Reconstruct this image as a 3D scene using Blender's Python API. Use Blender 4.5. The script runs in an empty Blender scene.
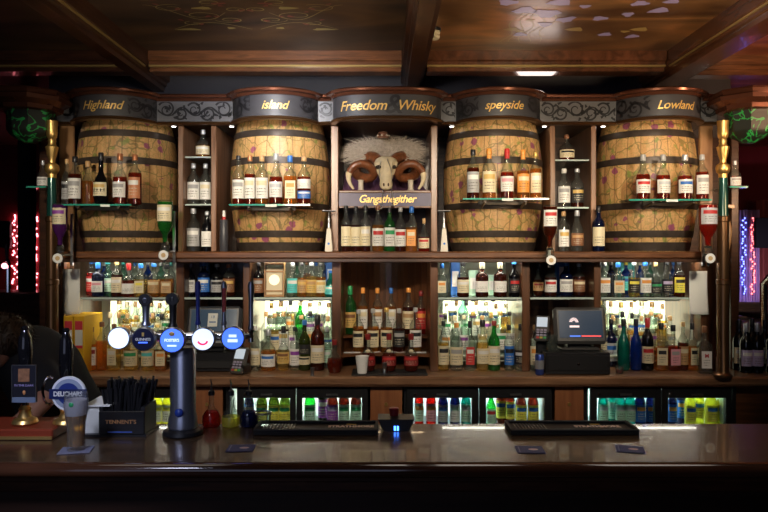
import bpy, math, random
from mathutils import Vector, Matrix
random.seed(7)
C = bpy.context.scene.collection
F = 700.0
def X(px, Y): return (px-384)*Y/F
def Z(py, Y): return 1.6-(py-250)*Y/F

# ------------------------------------------------------------------ camera, world, lights, exposure
sc = bpy.context.scene
cam_d = bpy.data.cameras.new('camera'); cam = bpy.data.objects.new('camera', cam_d); C.objects.link(cam)
cam.location = (0, 0, 1.6); cam.rotation_euler = (math.pi/2, 0, 0)
cam_d.sensor_width = 36; cam_d.lens = 36*F/768; cam_d.shift_y = -6/768; cam_d.clip_start = .02
sc.camera = cam
w = bpy.data.worlds.new('world'); sc.world = w; w.use_nodes = True
w.node_tree.nodes['Background'].inputs[0].default_value = (.30, .36, .6, 1)
w.node_tree.nodes['Background'].inputs[1].default_value = .02
sc.view_settings.view_transform = 'Standard'; sc.view_settings.look = 'None'
sc.view_settings.gamma = 1; sc.view_settings.exposure = 0.35
try: sc.view_settings.use_curve_mapping = False
except Exception: pass
sc.cycles.transparent_max_bounces = 40; sc.cycles.max_bounces = 8
sc.cycles.sample_clamp_indirect = 4

def spot(name, loc, tgt, power, size, blend=.6, col=(1, .86, .66), rad=.04):
    d = bpy.data.lights.new(name, 'SPOT'); d.energy = power; d.spot_size = math.radians(size); d.spot_blend = blend
    d.color = col; d.shadow_soft_size = rad
    o = bpy.data.objects.new(name, d); C.objects.link(o); o.location = loc
    o.rotation_euler = (Vector(tgt)-Vector(loc)).to_track_quat('-Z', 'Y').to_euler(); return o
BX = {'h': -1.40, 'i': -.566, 's': .594, 'l': 1.429}
for k, x in BX.items():
    spot('barrel_spotlight', (x*.97, .9, 2.42), (x*1.0, 3.6, 1.80), {'h': 98, 'i': 150, 's': 158, 'l': 155}[k], 26, .9, rad=.06)
    spot('barrel_downlight', (x*.96, 2.62, 2.60), (x, 3.75, 1.80), 5, 50, .8, rad=.06)
spot('cabinet_spotlight', (0.02, .9, 2.42), (0.0, 3.7, 1.78), 62, 24, .9, rad=.06)
for x in (-1.15, -.55, .0, .55, 1.2):
    spot('counter_fill', (x, 1.1, 2.45), (x, 3.70, 1.15), 50, 34, .9, rad=.10)  # added frontal fill that lifts the counter bottles
for x in (-1.66, 1.70):
    spot('pole_fill', (x*.75, 1.0, 2.3), (x, 3.5, 2.08), 26 if x < 0 else 34, 10, .8, rad=.04)  # narrow fill spots added to brighten the brass finials
for x, p in ((-.9, 5), (.25, 12), (1.1, 12)):
    spot('bar_top_fill', (x, 1.75, 2.62), (x, 1.85, 1.1), p, 95, 1, col=(1, .9, .78), rad=.35)  # added overhead fill for the bar surface
spot('near_end_fill', (-.9, .7, 2.2), (-.88, 1.85, 1.17), 42, 42, 1, col=(.72, .76, 1), rad=.1)  # bluish fill added for the pump and badge end
spot('ceiling_glare_light', (.88, 4.03, 2.50), (.76, 3.50, 2.68), 2.6, 120, .6, col=(1, .82, .74), rad=.13)  # unseen light added where its mirror image makes the ceiling glare
spot('ceiling_fill', (1.0, 2.2, 1.9), (1.0, 3.3, 2.68), 42, 120, 1, col=(1, .78, .5), rad=.1)  # this and the next two: added mid-air fill for the ceiling
spot('ceiling_fill', (2.3, 2.6, 1.9), (2.1, 3.9, 2.68), 40, 110, 1, col=(1, .6, .35), rad=.1)
spot('ceiling_fill', (-.55, 2.2, 1.9), (-.5, 3.4, 2.68), 30, 120, 1, col=(.95, .8, .6), rad=.1)
spot('beam_streak_light', (1.92, 4.25, 2.36), (1.63, 3.6, 2.55), 6, 90, .6, col=(1, .95, .9), rad=.07)  # unseen light added to give the beam its glossy streak
spot('wall_fill', (-.5, 2.9, 2.35), (-.5, 4.2, 2.46), 26, 100, 1, col=(.95, .95, 1), rad=.1)  # added fill for the wall above the cornice
spot('far_room_fill', (-2.9, 5.2, 1.0), (-3.1, 7.2, 1.25), 26, 34, .8, col=(1, .25, .2))  # tinted fill spots added for both far rooms
spot('far_room_fill', (2.9, 5.0, 1.2), (3.5, 6.6, 1.35), 40, 60, .8, col=(.9, .7, 1))
d = bpy.data.lights.new('room_fill', 'AREA'); d.energy = 10; d.size = 2.4; d.color = (.62, .68, 1)  # unseen bluish fill behind the camera, added without any opening there
o = bpy.data.objects.new('room_fill', d); C.objects.link(o); o.location = (-1.0, -1.8, 2.2); o.rotation_euler = (math.radians(72), 0, math.radians(-12))

# ------------------------------------------------------------------ materials
MC = {}
def nm(name):
    m = bpy.data.materials.new(name); m.use_nodes = True; return m, m.node_tree, m.node_tree.nodes['Principled BSDF']
def mat(name, col, rough=.5, metal=0, spec=.5, noise=0, nscale=30, coat=0, emit=None, es=0, bump=0):
    if name in MC: return MC[name]
    m, t, b = nm(name); b.inputs['Roughness'].default_value = rough; b.inputs['Metallic'].default_value = metal
    b.inputs['Specular IOR Level'].default_value = spec; b.inputs['Coat Weight'].default_value = coat
    b.inputs['Base Color'].default_value = (*col, 1)
    if noise or bump:
        n = t.nodes.new('ShaderNodeTexNoise'); n.inputs['Scale'].default_value = nscale; n.inputs['Detail'].default_value = 5
        tc = t.nodes.new('ShaderNodeTexCoord'); t.links.new(tc.outputs['Object'], n.inputs['Vector'])
        if noise:
            r = t.nodes.new('ShaderNodeMixRGB'); r.inputs[1].default_value = (*[c*(1-noise) for c in col], 1)
            r.inputs[2].default_value = (*[min(1, c*(1+noise)) for c in col], 1)
            t.links.new(n.outputs['Fac'], r.inputs[0]); t.links.new(r.outputs[0], b.inputs['Base Color'])
        if bump:
            bp = t.nodes.new('ShaderNodeBump'); bp.inputs['Strength'].default_value = bump; bp.inputs['Distance'].default_value = .003
            t.links.new(n.outputs['Fac'], bp.inputs['Height']); t.links.new(bp.outputs[0], b.inputs['Normal'])
    if emit: b.inputs['Emission Color'].default_value = (*emit, 1); b.inputs['Emission Strength'].default_value = es
    MC[name] = m; return m
def wood(name, c1, c2, rough=.35, scale=(3, 3, 30), coat=.2, axis='x'):
    if name in MC: return MC[name]
    m, t, b = nm(name)
    tc = t.nodes.new('ShaderNodeTexCoord'); mp = t.nodes.new('ShaderNodeMapping'); mp.inputs['Scale'].default_value = scale
    n = t.nodes.new('ShaderNodeTexNoise'); n.inputs['Scale'].default_value = 2.2; n.inputs['Detail'].default_value = 8; n.inputs['Distortion'].default_value = .6
    r = t.nodes.new('ShaderNodeValToRGB'); r.color_ramp.elements[0].position = .3; r.color_ramp.elements[1].position = .72
    r.color_ramp.elements[0].color = (*c1, 1); r.color_ramp.elements[1].color = (*c2, 1)
    t.links.new(tc.outputs['Object'], mp.inputs[0]); t.links.new(mp.outputs[0], n.inputs['Vector']); t.links.new(n.outputs['Fac'], r.inputs[0])
    t.links.new(r.outputs[0], b.inputs['Base Color']); b.inputs['Roughness'].default_value = rough; b.inputs['Coat Weight'].default_value = coat
    bp = t.nodes.new('ShaderNodeBump'); bp.inputs['Strength'].default_value = .15; bp.inputs['Distance'].default_value = .002
    t.links.new(n.outputs['Fac'], bp.inputs['Height']); t.links.new(bp.outputs[0], b.inputs['Normal'])
    MC[name] = m; return m
def glass(name, col, dens=.12, edge=.45, rough=.05):
    """clear coloured glass: transmitted tint deeper at the rim, a little body colour, Fresnel gloss"""
    if name in MC: return MC[name]
    m = bpy.data.materials.new(name); m.use_nodes = True; t = m.node_tree; t.nodes.clear()
    out = t.nodes.new('ShaderNodeOutputMaterial'); lw = t.nodes.new('ShaderNodeLayerWeight'); lw.inputs[0].default_value = .35
    tr = t.nodes.new('ShaderNodeBsdfTransparent'); mx = t.nodes.new('ShaderNodeMixRGB')
    mx.inputs[1].default_value = (*col, 1); mx.inputs[2].default_value = (*[c*edge for c in col], 1)
    t.links.new(lw.outputs['Facing'], mx.inputs[0]); t.links.new(mx.outputs[0], tr.inputs[0])
    df = t.nodes.new('ShaderNodeBsdfTranslucent'); df.inputs[0].default_value = (*col, 1)
    d2 = t.nodes.new('ShaderNodeBsdfDiffuse'); d2.inputs[0].default_value = (*[c*.7 for c in col], 1)
    ma = t.nodes.new('ShaderNodeMixShader'); ma.inputs[0].default_value = .5; t.links.new(df.outputs[0], ma.inputs[1]); t.links.new(d2.outputs[0], ma.inputs[2])
    mb = t.nodes.new('ShaderNodeMixShader'); mb.inputs[0].default_value = dens; t.links.new(tr.outputs[0], mb.inputs[1]); t.links.new(ma.outputs[0], mb.inputs[2])
    gl = t.nodes.new('ShaderNodeBsdfGlossy'); gl.inputs['Roughness'].default_value = rough
    l2 = t.nodes.new('ShaderNodeLayerWeight'); l2.inputs[0].default_value = .5
    pw = t.nodes.new('ShaderNodeMath'); pw.operation = 'POWER'; pw.inputs[1].default_value = 4; t.links.new(l2.outputs['Facing'], pw.inputs[0])
    fr = t.nodes.new('ShaderNodeMath'); fr.operation = 'MULTIPLY_ADD'; fr.inputs[1].default_value = .75; fr.inputs[2].default_value = .045; t.links.new(pw.outputs[0], fr.inputs[0])
    mc = t.nodes.new('ShaderNodeMixShader'); t.links.new(fr.outputs[0], mc.inputs[0]); t.links.new(mb.outputs[0], mc.inputs[1]); t.links.new(gl.outputs[0], mc.inputs[2])
    t.links.new(mc.outputs[0], out.inputs[0]); MC[name] = m; return m
GL = {'clear': glass('clear glass', (.90, .95, .92), .045, .6), 'amber': glass('amber whisky', (.88, .42, .09), .25, .6),
      'gold': glass('golden whisky', (.95, .72, .26), .25, .65), 'dark': glass('dark rum', (.30, .07, .03), .2), 'black': glass('black glass', (.02, .02, .025), .5),
      'green': glass('green glass', (.10, .62, .16), .18), 'teal': glass('teal glass', (.02, .42, .36), .35), 'blue': glass('blue glass', (.02, .12, .62), .35),
      'red': glass('red liquor', (.72, .06, .03), .3), 'rose': glass('ruby whisky', (.52, .09, .035), .2), 'yellow': glass('yellow drink', (.90, .85, .15), .45), 'purple': glass('purple drink', (.35, .08, .5), .4),
      'olive': glass('olive glass', (.20, .26, .05), .25), 'navy': glass('navy glass', (.02, .04, .18), .35), 'seagreen': glass('sea green glass', (.45, .80, .66), .12)}
W_dark = wood('dark stained wood', (.028, .010, .005), (.085, .032, .014))
W_mid = wood('mahogany', (.075, .028, .011), (.20, .078, .030), .3)
W_red = wood('red oak door', (.20, .065, .025), (.36, .14, .055), .4, (14, 14, 1.2))
W_vert = wood('vertical mahogany', (.06, .024, .010), (.17, .068, .028), .32, (16, 16, 1.4))
W_bar = wood('polished bar top', (.038, .022, .012), (.080, .048, .026), .26, (1.2, 18, 18), .2)
W_tan = wood('pale oak', (.33, .17, .07), (.55, .32, .14), .4, (14, 14, 1.2))
M_black = mat('black enamel', (.012, .012, .014), .35)
M_blackm = mat('matt black rubber', (.010, .010, .012), .6, noise=.3)
M_iron = mat('hoop iron', (.075, .058, .048), .42, .45, noise=.5, nscale=25)
M_copper = mat('copper moulding', (.15, .055, .032), .22, .6, noise=.35, nscale=12)
M_brass = mat('brass', (.72, .47, .16), .36, .9, noise=.15)
M_bronze = mat('bronze pipe', (.16, .085, .04), .28, .8, noise=.3, nscale=8)
M_chrome = mat('chrome', (.75, .77, .8), .12, 1)
M_steel = mat('brushed steel', (.45, .46, .48), .3, 1)
M_gold = mat('gold lettering', (.80, .52, .15), .35, .3)
M_frieze = mat('grey frieze paint', (.045, .044, .050), .5, coat=.0, noise=.15, nscale=60)
M_scroll = mat('black scroll paint', (.010, .010, .012), .35)
M_white = mat('white paint', (.8, .8, .78), .5)
M_paper = mat('white paper', (.78, .79, .74), .7, noise=.05, nscale=8)
M_cream = mat('cream', (.72, .62, .42), .6)
M_teal = mat('green glass edge', (.04, .32, .23), .15, coat=.5)
M_shelf = glass('glass shelf', (.88, .96, .93), .06, .5)
M_pane = glass('door pane', (.95, .97, .97), .0, .8)
LC = {'white': (.80, .79, .75), 'cream': (.75, .66, .44), 'black': (.015, .015, .018), 'red': (.55, .03, .03), 'blue': (.03, .16, .55), 'grey': (.38, .38, .38),
      'orange': (.80, .32, .06), 'pink': (.75, .36, .42), 'gold': (.66, .44, .13), 'turquoise': (.10, .62, .62), 'brown': (.22, .09, .04), 'silver': (.55, .57, .60),
      'green': (.03, .35, .12), 'purple': (.28, .06, .38), 'yellow': (.85, .75, .10), 'tan': (.50, .30, .13), 'copper': (.55, .22, .10), 'maroon': (.25, .02, .02), 'lilac': (.5, .42, .62), 'mint': (.5, .75, .58)}
def capmat(k): return mat(k+' cap', LC[k], .35, .5 if k in ('gold', 'silver', 'copper') else 0)
def labmat(k, acc):
    key = 'label %s %s' % (k, acc)
    if key in MC: return MC[key]
    m, t, b = nm(key); b.inputs['Roughness'].default_value = .5
    L = t.links.new; uv = t.nodes.new('ShaderNodeTexCoord'); sp = t.nodes.new('ShaderNodeSeparateXYZ'); L(uv.outputs['UV'], sp.inputs[0])
    def mth(op, a, bb):
        n = t.nodes.new('ShaderNodeMath'); n.operation = op
        for i, v in enumerate((a, bb)):
            if isinstance(v, (int, float)): n.inputs[i].default_value = v
            else: L(v, n.inputs[i])
        return n.outputs[0]
    base = LC[k]; ink = (.08, .06, .05) if sum(base) > .9 else (.6, .55, .4)
    # accent band across the upper third
    band = mth('LESS_THAN', mth('ABSOLUTE', mth('SUBTRACT', sp.outputs[1], .74), 0), .11)
    wide = mth('LESS_THAN', mth('ABSOLUTE', mth('SUBTRACT', sp.outputs[0], .5), 0), .38)
    c1 = t.nodes.new('ShaderNodeMixRGB'); c1.inputs[1].default_value = (*base, 1); c1.inputs[2].default_value = (*LC[acc], 1)
    L(mth('MULTIPLY', band, wide), c1.inputs[0])
    ln = mth('GREATER_THAN', mth('SINE', mth('MULTIPLY', sp.outputs[1], 44), 0), .35)
    low = mth('LESS_THAN', mth('ABSOLUTE', mth('SUBTRACT', sp.outputs[1], .36), 0), .2)
    nz = t.nodes.new('ShaderNodeTexNoise'); nz.inputs['Scale'].default_value = 14; L(uv.outputs['UV'], nz.inputs['Vector'])
    wd = mth('LESS_THAN', mth('ABSOLUTE', mth('SUBTRACT', sp.outputs[0], .5), 0), .3)
    g = mth('MULTIPLY', mth('MULTIPLY', ln, low), mth('MULTIPLY', mth('GREATER_THAN', nz.outputs['Fac'], .47), wd))
    c2 = t.nodes.new('ShaderNodeMixRGB'); c2.inputs[2].default_value = (*ink, 1); L(c1.outputs[0], c2.inputs[1]); L(mth('MULTIPLY', g, .7), c2.inputs[0])
    L(c2.outputs[0], b.inputs['Base Color']); MC[key] = m; return m
def glow(name, col, s): return mat(name, col, .5, emit=col, es=s)

# ------------------------------------------------------------------ mesh helpers
class MB:
    def __init__(s): s.v = []; s.f = []; s.mi = []; s.uv = []
    def add(s, vs, fs, mi=0, uvs=None):
        n = len(s.v); s.v += [tuple(p) for p in vs]; s.f += [tuple(i+n for i in f) for f in fs]; s.mi += [mi]*len(fs)
        s.uv += (uvs if uvs else [(0, 0)]*len(vs)); return s
    def box(s, x0, x1, y0, y1, z0, z1, mi=0, bev=0):
        if bev and min(x1-x0, y1-y0, z1-z0) > 2.2*bev:
            b = bev; vs = []; 
            pts = {}
            for ix, (xa, xd) in enumerate(((x0, b), (x1, -b))):
                for iy, (ya, yd) in enumerate(((y0, b), (y1, -b))):
                    for iz, (za, zd) in enumerate(((z0, b), (z1, -b))):
                        pts[ix, iy, iz] = len(vs); vs += [(xa, ya+yd, za+zd), (xa+xd, ya, za+zd), (xa+xd, ya+yd, za)]
            g = lambda ix, iy, iz, k: pts[ix, iy, iz]+k
            fs = [(g(0,0,0,0), g(0,0,1,0), g(0,1,1,0), g(0,1,0,0)), (g(1,0,0,0), g(1,1,0,0), g(1,1,1,0), g(1,0,1,0)),
                  (g(0,0,0,1), g(1,0,0,1), g(1,0,1,1), g(0,0,1,1)), (g(0,1,0,1), g(0,1,1,1), g(1,1,1,1), g(1,1,0,1)),
                  (g(0,0,0,2), g(0,1,0,2), g(1,1,0,2), g(1,0,0,2)), (g(0,0,1,2), g(1,0,1,2), g(1,1,1,2), g(0,1,1,2))]
            for i in (0, 1):
                for j in (0, 1):
                    fs += [(g(i,j,0,0), g(i,j,1,0), g(i,j,1,1), g(i,j,0,1)), (g(i,0,j,0), g(i,1,j,0), g(i,1,j,2), g(i,0,j,2)), (g(0,i,j,1), g(1,i,j,1), g(1,i,j,2), g(0,i,j,2))]
                    for k in (0, 1): fs.append((g(i,j,k,0), g(i,j,k,1), g(i,j,k,2)))
            return s.add(vs, fs, mi)
        vs = [(x, y, z) for x in (x0, x1) for y in (y0, y1) for z in (z0, z1)]
        return s.add(vs, [(0,1,3,2), (4,6,7,5), (0,4,5,1), (2,3,7,6), (0,2,6,4), (1,5,7,3)], mi)
    def lathe(s, prof, seg=16, c=(0, 0, 0), sq=0, split=None, cap=True, h=None):
        """prof: [(r, z)] bottom to top; sq = superellipse power (0 round); split = z below which material 0, above 1"""
        vs = []; uvs = []; h = h or max(p[1] for p in prof) or 1
        for r, z in prof:
            for i in range(seg):
                a = 2*math.pi*i/seg+math.pi/seg; k = 1
                if sq and r > prof[0][0]*.75: k = 1/((abs(math.cos(a))**sq+abs(math.sin(a))**sq)**(1/sq))
                vs.append((c[0]+r*k*math.cos(a), c[1]+r*k*math.sin(a), c[2]+z)); uvs.append((i/seg, z/h))
        n0 = len(prof)
        for j in range(n0-1):
            fs = [(j*seg+i, j*seg+(i+1) % seg, (j+1)*seg+(i+1) % seg, (j+1)*seg+i) for i in range(seg)]
            mi = 0
            if split is not None and (prof[j][1]+prof[j+1][1])/2 > split: mi = 1
            if j == 0: s._b = len(s.v); s.v += vs; s.uv += uvs
            s.f += [tuple(q+s._b for q in f) for f in fs]; s.mi += [mi]*len(fs)
        if cap:
            s.f.append(tuple(s._b+i for i in reversed(range(seg)))); s.mi.append(0)
            s.f.append(tuple(s._b+(n0-1)*seg+i for i in range(seg))); s.mi.append(0 if split is None else 1)
        return s
    def tube(s, pts, rad, seg=8, mi=0):
        pts = [Vector(p) for p in pts]; n = len(pts); rs = rad if isinstance(rad, (list, tuple)) else [rad]*n
        vs = []; up = None
        for i, p in enumerate(pts):
            t = (pts[min(i+1, n-1)]-pts[max(i-1, 0)]).normalized()
            if up is None: up = Vector((0, 0, 1)) if abs(t.z) < .9 else Vector((1, 0, 0))
            a = t.cross(up).normalized(); b = a.cross(t).normalized(); up = b
            for k in range(seg):
                q = 2*math.pi*k/seg; vs.append(p+(a*math.cos(q)+b*math.sin(q))*rs[i])
        fs = [(j*seg+k, j*seg+(k+1) % seg, (j+1)*seg+(k+1) % seg, (j+1)*seg+k) for j in range(n-1) for k in range(seg)]
        fs += [tuple(reversed(range(seg))), tuple((n-1)*seg+k for k in range(seg))]
        return s.add(vs, fs, mi)
    def disc(s, c, r, depth, seg=24, ax='y', mi=0):
        """short cylinder facing -Y (ax y) or up (ax z)"""
        vs = []
        for e in (0, 1):
            for i in range(seg):
                a = 2*math.pi*i/seg
                vs.append((c[0]+r*math.cos(a), c[1]+(depth if e else 0), c[2]+r*math.sin(a)) if ax == 'y' else (c[0]+r*math.cos(a), c[1]+r*math.sin(a), c[2]+(depth if e else 0)))
        fs = [tuple(range(seg)), tuple(seg+i for i in reversed(range(seg)))]+[(i, seg+i, seg+(i+1) % seg, (i+1) % seg) for i in range(seg)]
        return s.add(vs, fs, mi)
    def sphere(s, c, r, seg=10, mi=0):
        rx, ry, rz = r if isinstance(r, (tuple, list)) else (r, r, r); vs = []; n = seg//2+1
        for j in range(n+1):
            th = math.pi*j/n
            for i in range(seg):
                a = 2*math.pi*i/seg; vs.append((c[0]+rx*math.sin(th)*math.cos(a), c[1]+ry*math.sin(th)*math.sin(a), c[2]+rz*math.cos(th)))
        return s.add(vs, [(j*seg+i, (j+1)*seg+i, (j+1)*seg+(i+1) % seg, j*seg+(i+1) % seg) for j in range(n) for i in range(seg)], mi)
    def sweep(s, path, prof, mi=0):
        """path: [(x,y)] plan, left to right, outward is towards -Y; prof: [(out, z)] closed loop"""
        n = len(path); m = len(prof); vs = []
        for i, p in enumerate(path):
            a = Vector(path[max(i-1, 0)]); b = Vector(path[min(i+1, n-1)]); t = (b-a).normalized(); nr = Vector((t.y, -t.x))
            for o_, z in prof: vs.append((p[0]+nr.x*o_, p[1]+nr.y*o_, z))
        fs = [(i*m+k, i*m+(k+1) % m, (i+1)*m+(k+1) % m, (i+1)*m+k) for i in range(n-1) for k in range(m)]
        fs += [tuple(range(m)), tuple((n-1)*m+k for k in reversed(range(m)))]
        return s.add(vs, fs, mi)
    def build(s, name, mats, parent=None, loc=None, smooth=True, fix=True):
        me = bpy.data.meshes.new(name); me.from_pydata(s.v, [], s.f)
        mats = mats if isinstance(mats, (list, tuple)) else [mats]
        for m in mats: me.materials.append(m)
        me.polygons.foreach_set('material_index', s.mi)
        if fix:
            import bmesh
            bm = bmesh.new(); bm.from_mesh(me); bmesh.ops.recalc_face_normals(bm, faces=bm.faces); bm.to_mesh(me); bm.free()
        if any(u != (0, 0) for u in s.uv):
            l = me.uv_layers.new(name='UVMap')
            for lp in me.loops: l.data[lp.index].uv = s.uv[lp.vertex_index]
        if smooth:
            me.shade_smooth(); me.set_sharp_from_angle(angle=math.radians(35))
        ob = bpy.data.objects.new(name, me); C.objects.link(ob)
        if parent: ob.parent = parent
        if loc: ob.location = loc
        return ob
def tag(o, label, cat, group=None, kind=None):
    o['label'] = label; o['category'] = cat
    if group: o['group'] = group
    if kind: o['kind'] = kind
    return o
def thing(name, label, cat, loc=(0, 0, 0), rz=0, group=None):
    o = bpy.data.objects.new(name, None); C.objects.link(o); o.location = loc; o.rotation_euler = (0, 0, rz)
    o.empty_display_size = .05; return tag(o, label, cat, group)
def struct(name, mb, m, parent=None, smooth=False):
    o = mb.build(name, m, parent, smooth=smooth); o['kind'] = 'structure'; return o
def text_mesh(body, size, shear=0, bold=0, align='CENTER', space=1):
    cu = bpy.data.curves.new('t', 'FONT'); cu.body = body; cu.size = size; cu.shear = shear; cu.offset = bold; cu.align_x = align; cu.align_y = 'CENTER'; cu.space_character = space
    cu.resolution_u = 3; ob = bpy.data.objects.new('t', cu); C.objects.link(ob); dg = bpy.context.evaluated_depsgraph_get()
    me = bpy.data.meshes.new_from_object(ob.evaluated_get(dg)); C.objects.unlink(ob); bpy.data.objects.remove(ob); bpy.data.curves.remove(cu)
    vs = [v.co.copy() for v in me.vertices]; fs = [tuple(p.vertices) for p in me.polygons]; bpy.data.meshes.remove(me); return vs, fs
def text_on(name, body, size, fn, m, parent, shear=0, bold=0, space=1):
    """fn maps (u, v) -> xyz on the face"""
    vs, fs = text_mesh(body, size, shear, bold, space=space)
    mb = MB(); mb.add([fn(v.x, v.y) for v in vs], fs); return mb.build(name, m, parent, smooth=False, fix=False)

# ------------------------------------------------------------------ the room
ZC = 2.68
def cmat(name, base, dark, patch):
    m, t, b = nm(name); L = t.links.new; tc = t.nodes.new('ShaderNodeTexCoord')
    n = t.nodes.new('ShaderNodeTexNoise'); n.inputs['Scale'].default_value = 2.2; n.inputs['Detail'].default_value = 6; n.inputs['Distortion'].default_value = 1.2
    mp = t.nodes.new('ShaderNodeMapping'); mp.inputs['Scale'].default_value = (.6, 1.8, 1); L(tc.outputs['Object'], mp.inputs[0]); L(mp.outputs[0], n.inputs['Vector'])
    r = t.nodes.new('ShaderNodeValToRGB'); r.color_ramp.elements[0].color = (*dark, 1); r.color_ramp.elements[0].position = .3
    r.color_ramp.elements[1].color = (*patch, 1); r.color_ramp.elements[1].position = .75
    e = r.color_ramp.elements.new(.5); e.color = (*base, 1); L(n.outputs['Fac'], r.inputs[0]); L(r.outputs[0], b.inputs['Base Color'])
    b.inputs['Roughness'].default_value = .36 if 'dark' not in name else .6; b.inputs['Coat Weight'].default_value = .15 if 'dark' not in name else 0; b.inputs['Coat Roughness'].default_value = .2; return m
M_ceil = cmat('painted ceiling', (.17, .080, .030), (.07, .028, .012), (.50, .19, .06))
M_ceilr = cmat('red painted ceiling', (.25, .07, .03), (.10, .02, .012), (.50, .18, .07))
M_ceild = cmat('dark painted ceiling', (.05, .025, .013), (.02, .012, .008), (.10, .05, .02))  # weaker light on this side is put into the darker ceiling colour
M_fl = wood('floor boards', (.02, .010, .006), (.06, .028, .014), .4, (2, 14, 14))
struct('floor', MB().box(-4.2, 4.2, -3, 7.4, -.05, 0), M_fl)
XL, XM, XR = -1.35, .165, 1.63
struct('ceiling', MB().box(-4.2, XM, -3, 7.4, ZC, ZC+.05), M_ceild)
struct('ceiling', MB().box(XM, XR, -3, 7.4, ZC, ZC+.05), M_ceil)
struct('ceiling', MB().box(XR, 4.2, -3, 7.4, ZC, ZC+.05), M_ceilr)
M_wallr = mat('dark red wall', (.22, .012, .018), .6, noise=.3, nscale=6)
M_walld = mat('dark brown wall', (.03, .02, .016), .6, noise=.3, nscale=5)
struct('wall_back', MB().box(-4.2, 4.2, 7.3, 7.4, 0, ZC), M_wallr)
struct('wall_left', MB().box(-4.25, -4.2, -3, 7.4, 0, ZC), M_walld)
struct('wall_right', MB().box(4.2, 4.25, -3, 7.4, 0, ZC), M_walld)
struct('wall_front', MB().box(-4.2, 4.2, -3.05, -3, 0, ZC), M_walld)
# wall the back bar stands against
M_grey = mat('grey painted wall', (.055, .050, .056), .55, noise=.12, nscale=8)
struct('wall_bar', MB().box(-2.02, 2.09, 4.22, 4.34, 0, ZC), M_grey)
# ceiling beams: one cross beam, three long ones, stepped mouldings with a gilt bead
def beam_prof(wd, zb):
    h = wd/2
    return [(-h, ZC), (-h, zb+.055), (-h+.018, zb+.05), (-h+.018, zb+.03), (-h+.032, zb+.026), (-h+.032, zb), (h-.032, zb), (h-.032, zb+.026), (h-.018, zb+.03), (h-.018, zb+.05), (h, zb+.055), (h, ZC)]
def beam(name, p0, p1, wd, zb, m):
    d_ = (Vector(p1)-Vector(p0)).normalized(); n_ = Vector((d_.y, -d_.x)); vs = []; pr = beam_prof(wd, zb)
    for p in (p0, p1):
        for o_, z in pr: vs.append((p[0]+n_.x*o_, p[1]+n_.y*o_, z))
    k = len(pr); fs = [(i, (i+1) % k, k+(i+1) % k, k+i) for i in range(k)]+[tuple(range(k)), tuple(k+i for i in reversed(range(k)))]
    return struct(name, MB().add(vs, fs), m)
M_beamr = wood('reddish beam', (.06, .022, .010), (.15, .055, .025), .25, (10, 1, 10))
M_gilt = mat('gilt bead', (.50, .36, .13), .35, .6)
beam('trim_1', (XL, -3), (XL, 4.2), .13, 2.55, W_dark)
beam('trim_2', (XM, -3), (XM, 4.2), .13, 2.54, W_dark)
beam('trim_3', (XR, -3), (XR, 7.3), .19, 2.55, M_beamr)
beam('trim_4', (XL+.07, 3.87), (XM-.07, 3.87), .16, 2.575, W_mid)
beam('trim_5', (XM+.07, 3.87), (XR-.1, 3.87), .16, 2.575, M_beamr)
beam('trim_6', (-4.2, 3.87), (XL-.07, 3.87), .16, 2.575, W_dark)
beam('trim_7', (XR+.1, 3.95), (4.2, 3.95), .16, 2.575, W_mid)
n = 8
for (a, b, c) in ((XL+.07, XM-.07, 3.87), (XM+.07, XR-.1, 3.87), (-4.2, XL-.07, 3.87)):
    struct('trim_%d' % n, MB().box(a, b, c-.068, c-.05, 2.597, 2.606), M_gilt); n += 1
for x in (XL+.052, XR-.08, XM+.052):
    struct('trim_%d' % n, MB().box(x-.005, x+.005, -3, 3.8, 2.596, 2.604), M_gilt); n += 1
# painted decoration on the ceiling (flat paint, mirrored scrolls and flowers)
def ribbon(mb, pts, wd, z=ZC-.0015):
    vs = []; n_ = len(pts)
    for i, p in enumerate(pts):
        a = Vector(pts[max(i-1, 0)]); b = Vector(pts[min(i+1, n_-1)]); t = (b-a)
        t = t.normalized() if t.length else Vector((1, 0)); q = Vector((-t.y, t.x))*wd*(.5+.5*math.sin(math.pi*i/(n_-1)))
        vs += [(p[0]+q.x, p[1]+q.y, z), (p[0]-q.x, p[1]-q.y, z)]
    mb.add(vs, [(2*i, 2*i+1, 2*i+3, 2*i+2) for i in range(n_-1)])
def blob(mb, c, rx, ry, ang=0, z=ZC-.002, n_=9):
    vs = []
    for i in range(n_):
        a = 2*math.pi*i/n_; r = 1+.25*math.sin(3*a+c[0]*40); x = rx*r*math.cos(a); y = ry*r*math.sin(a)
        vs.append((c[0]+x*math.cos(ang)-y*math.sin(ang), c[1]+x*math.sin(ang)+y*math.cos(ang), z))
    mb.add(vs, [tuple(reversed(range(n_)))])
g = MB(); rd = MB(); cx = X(252, 3.3)
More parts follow.
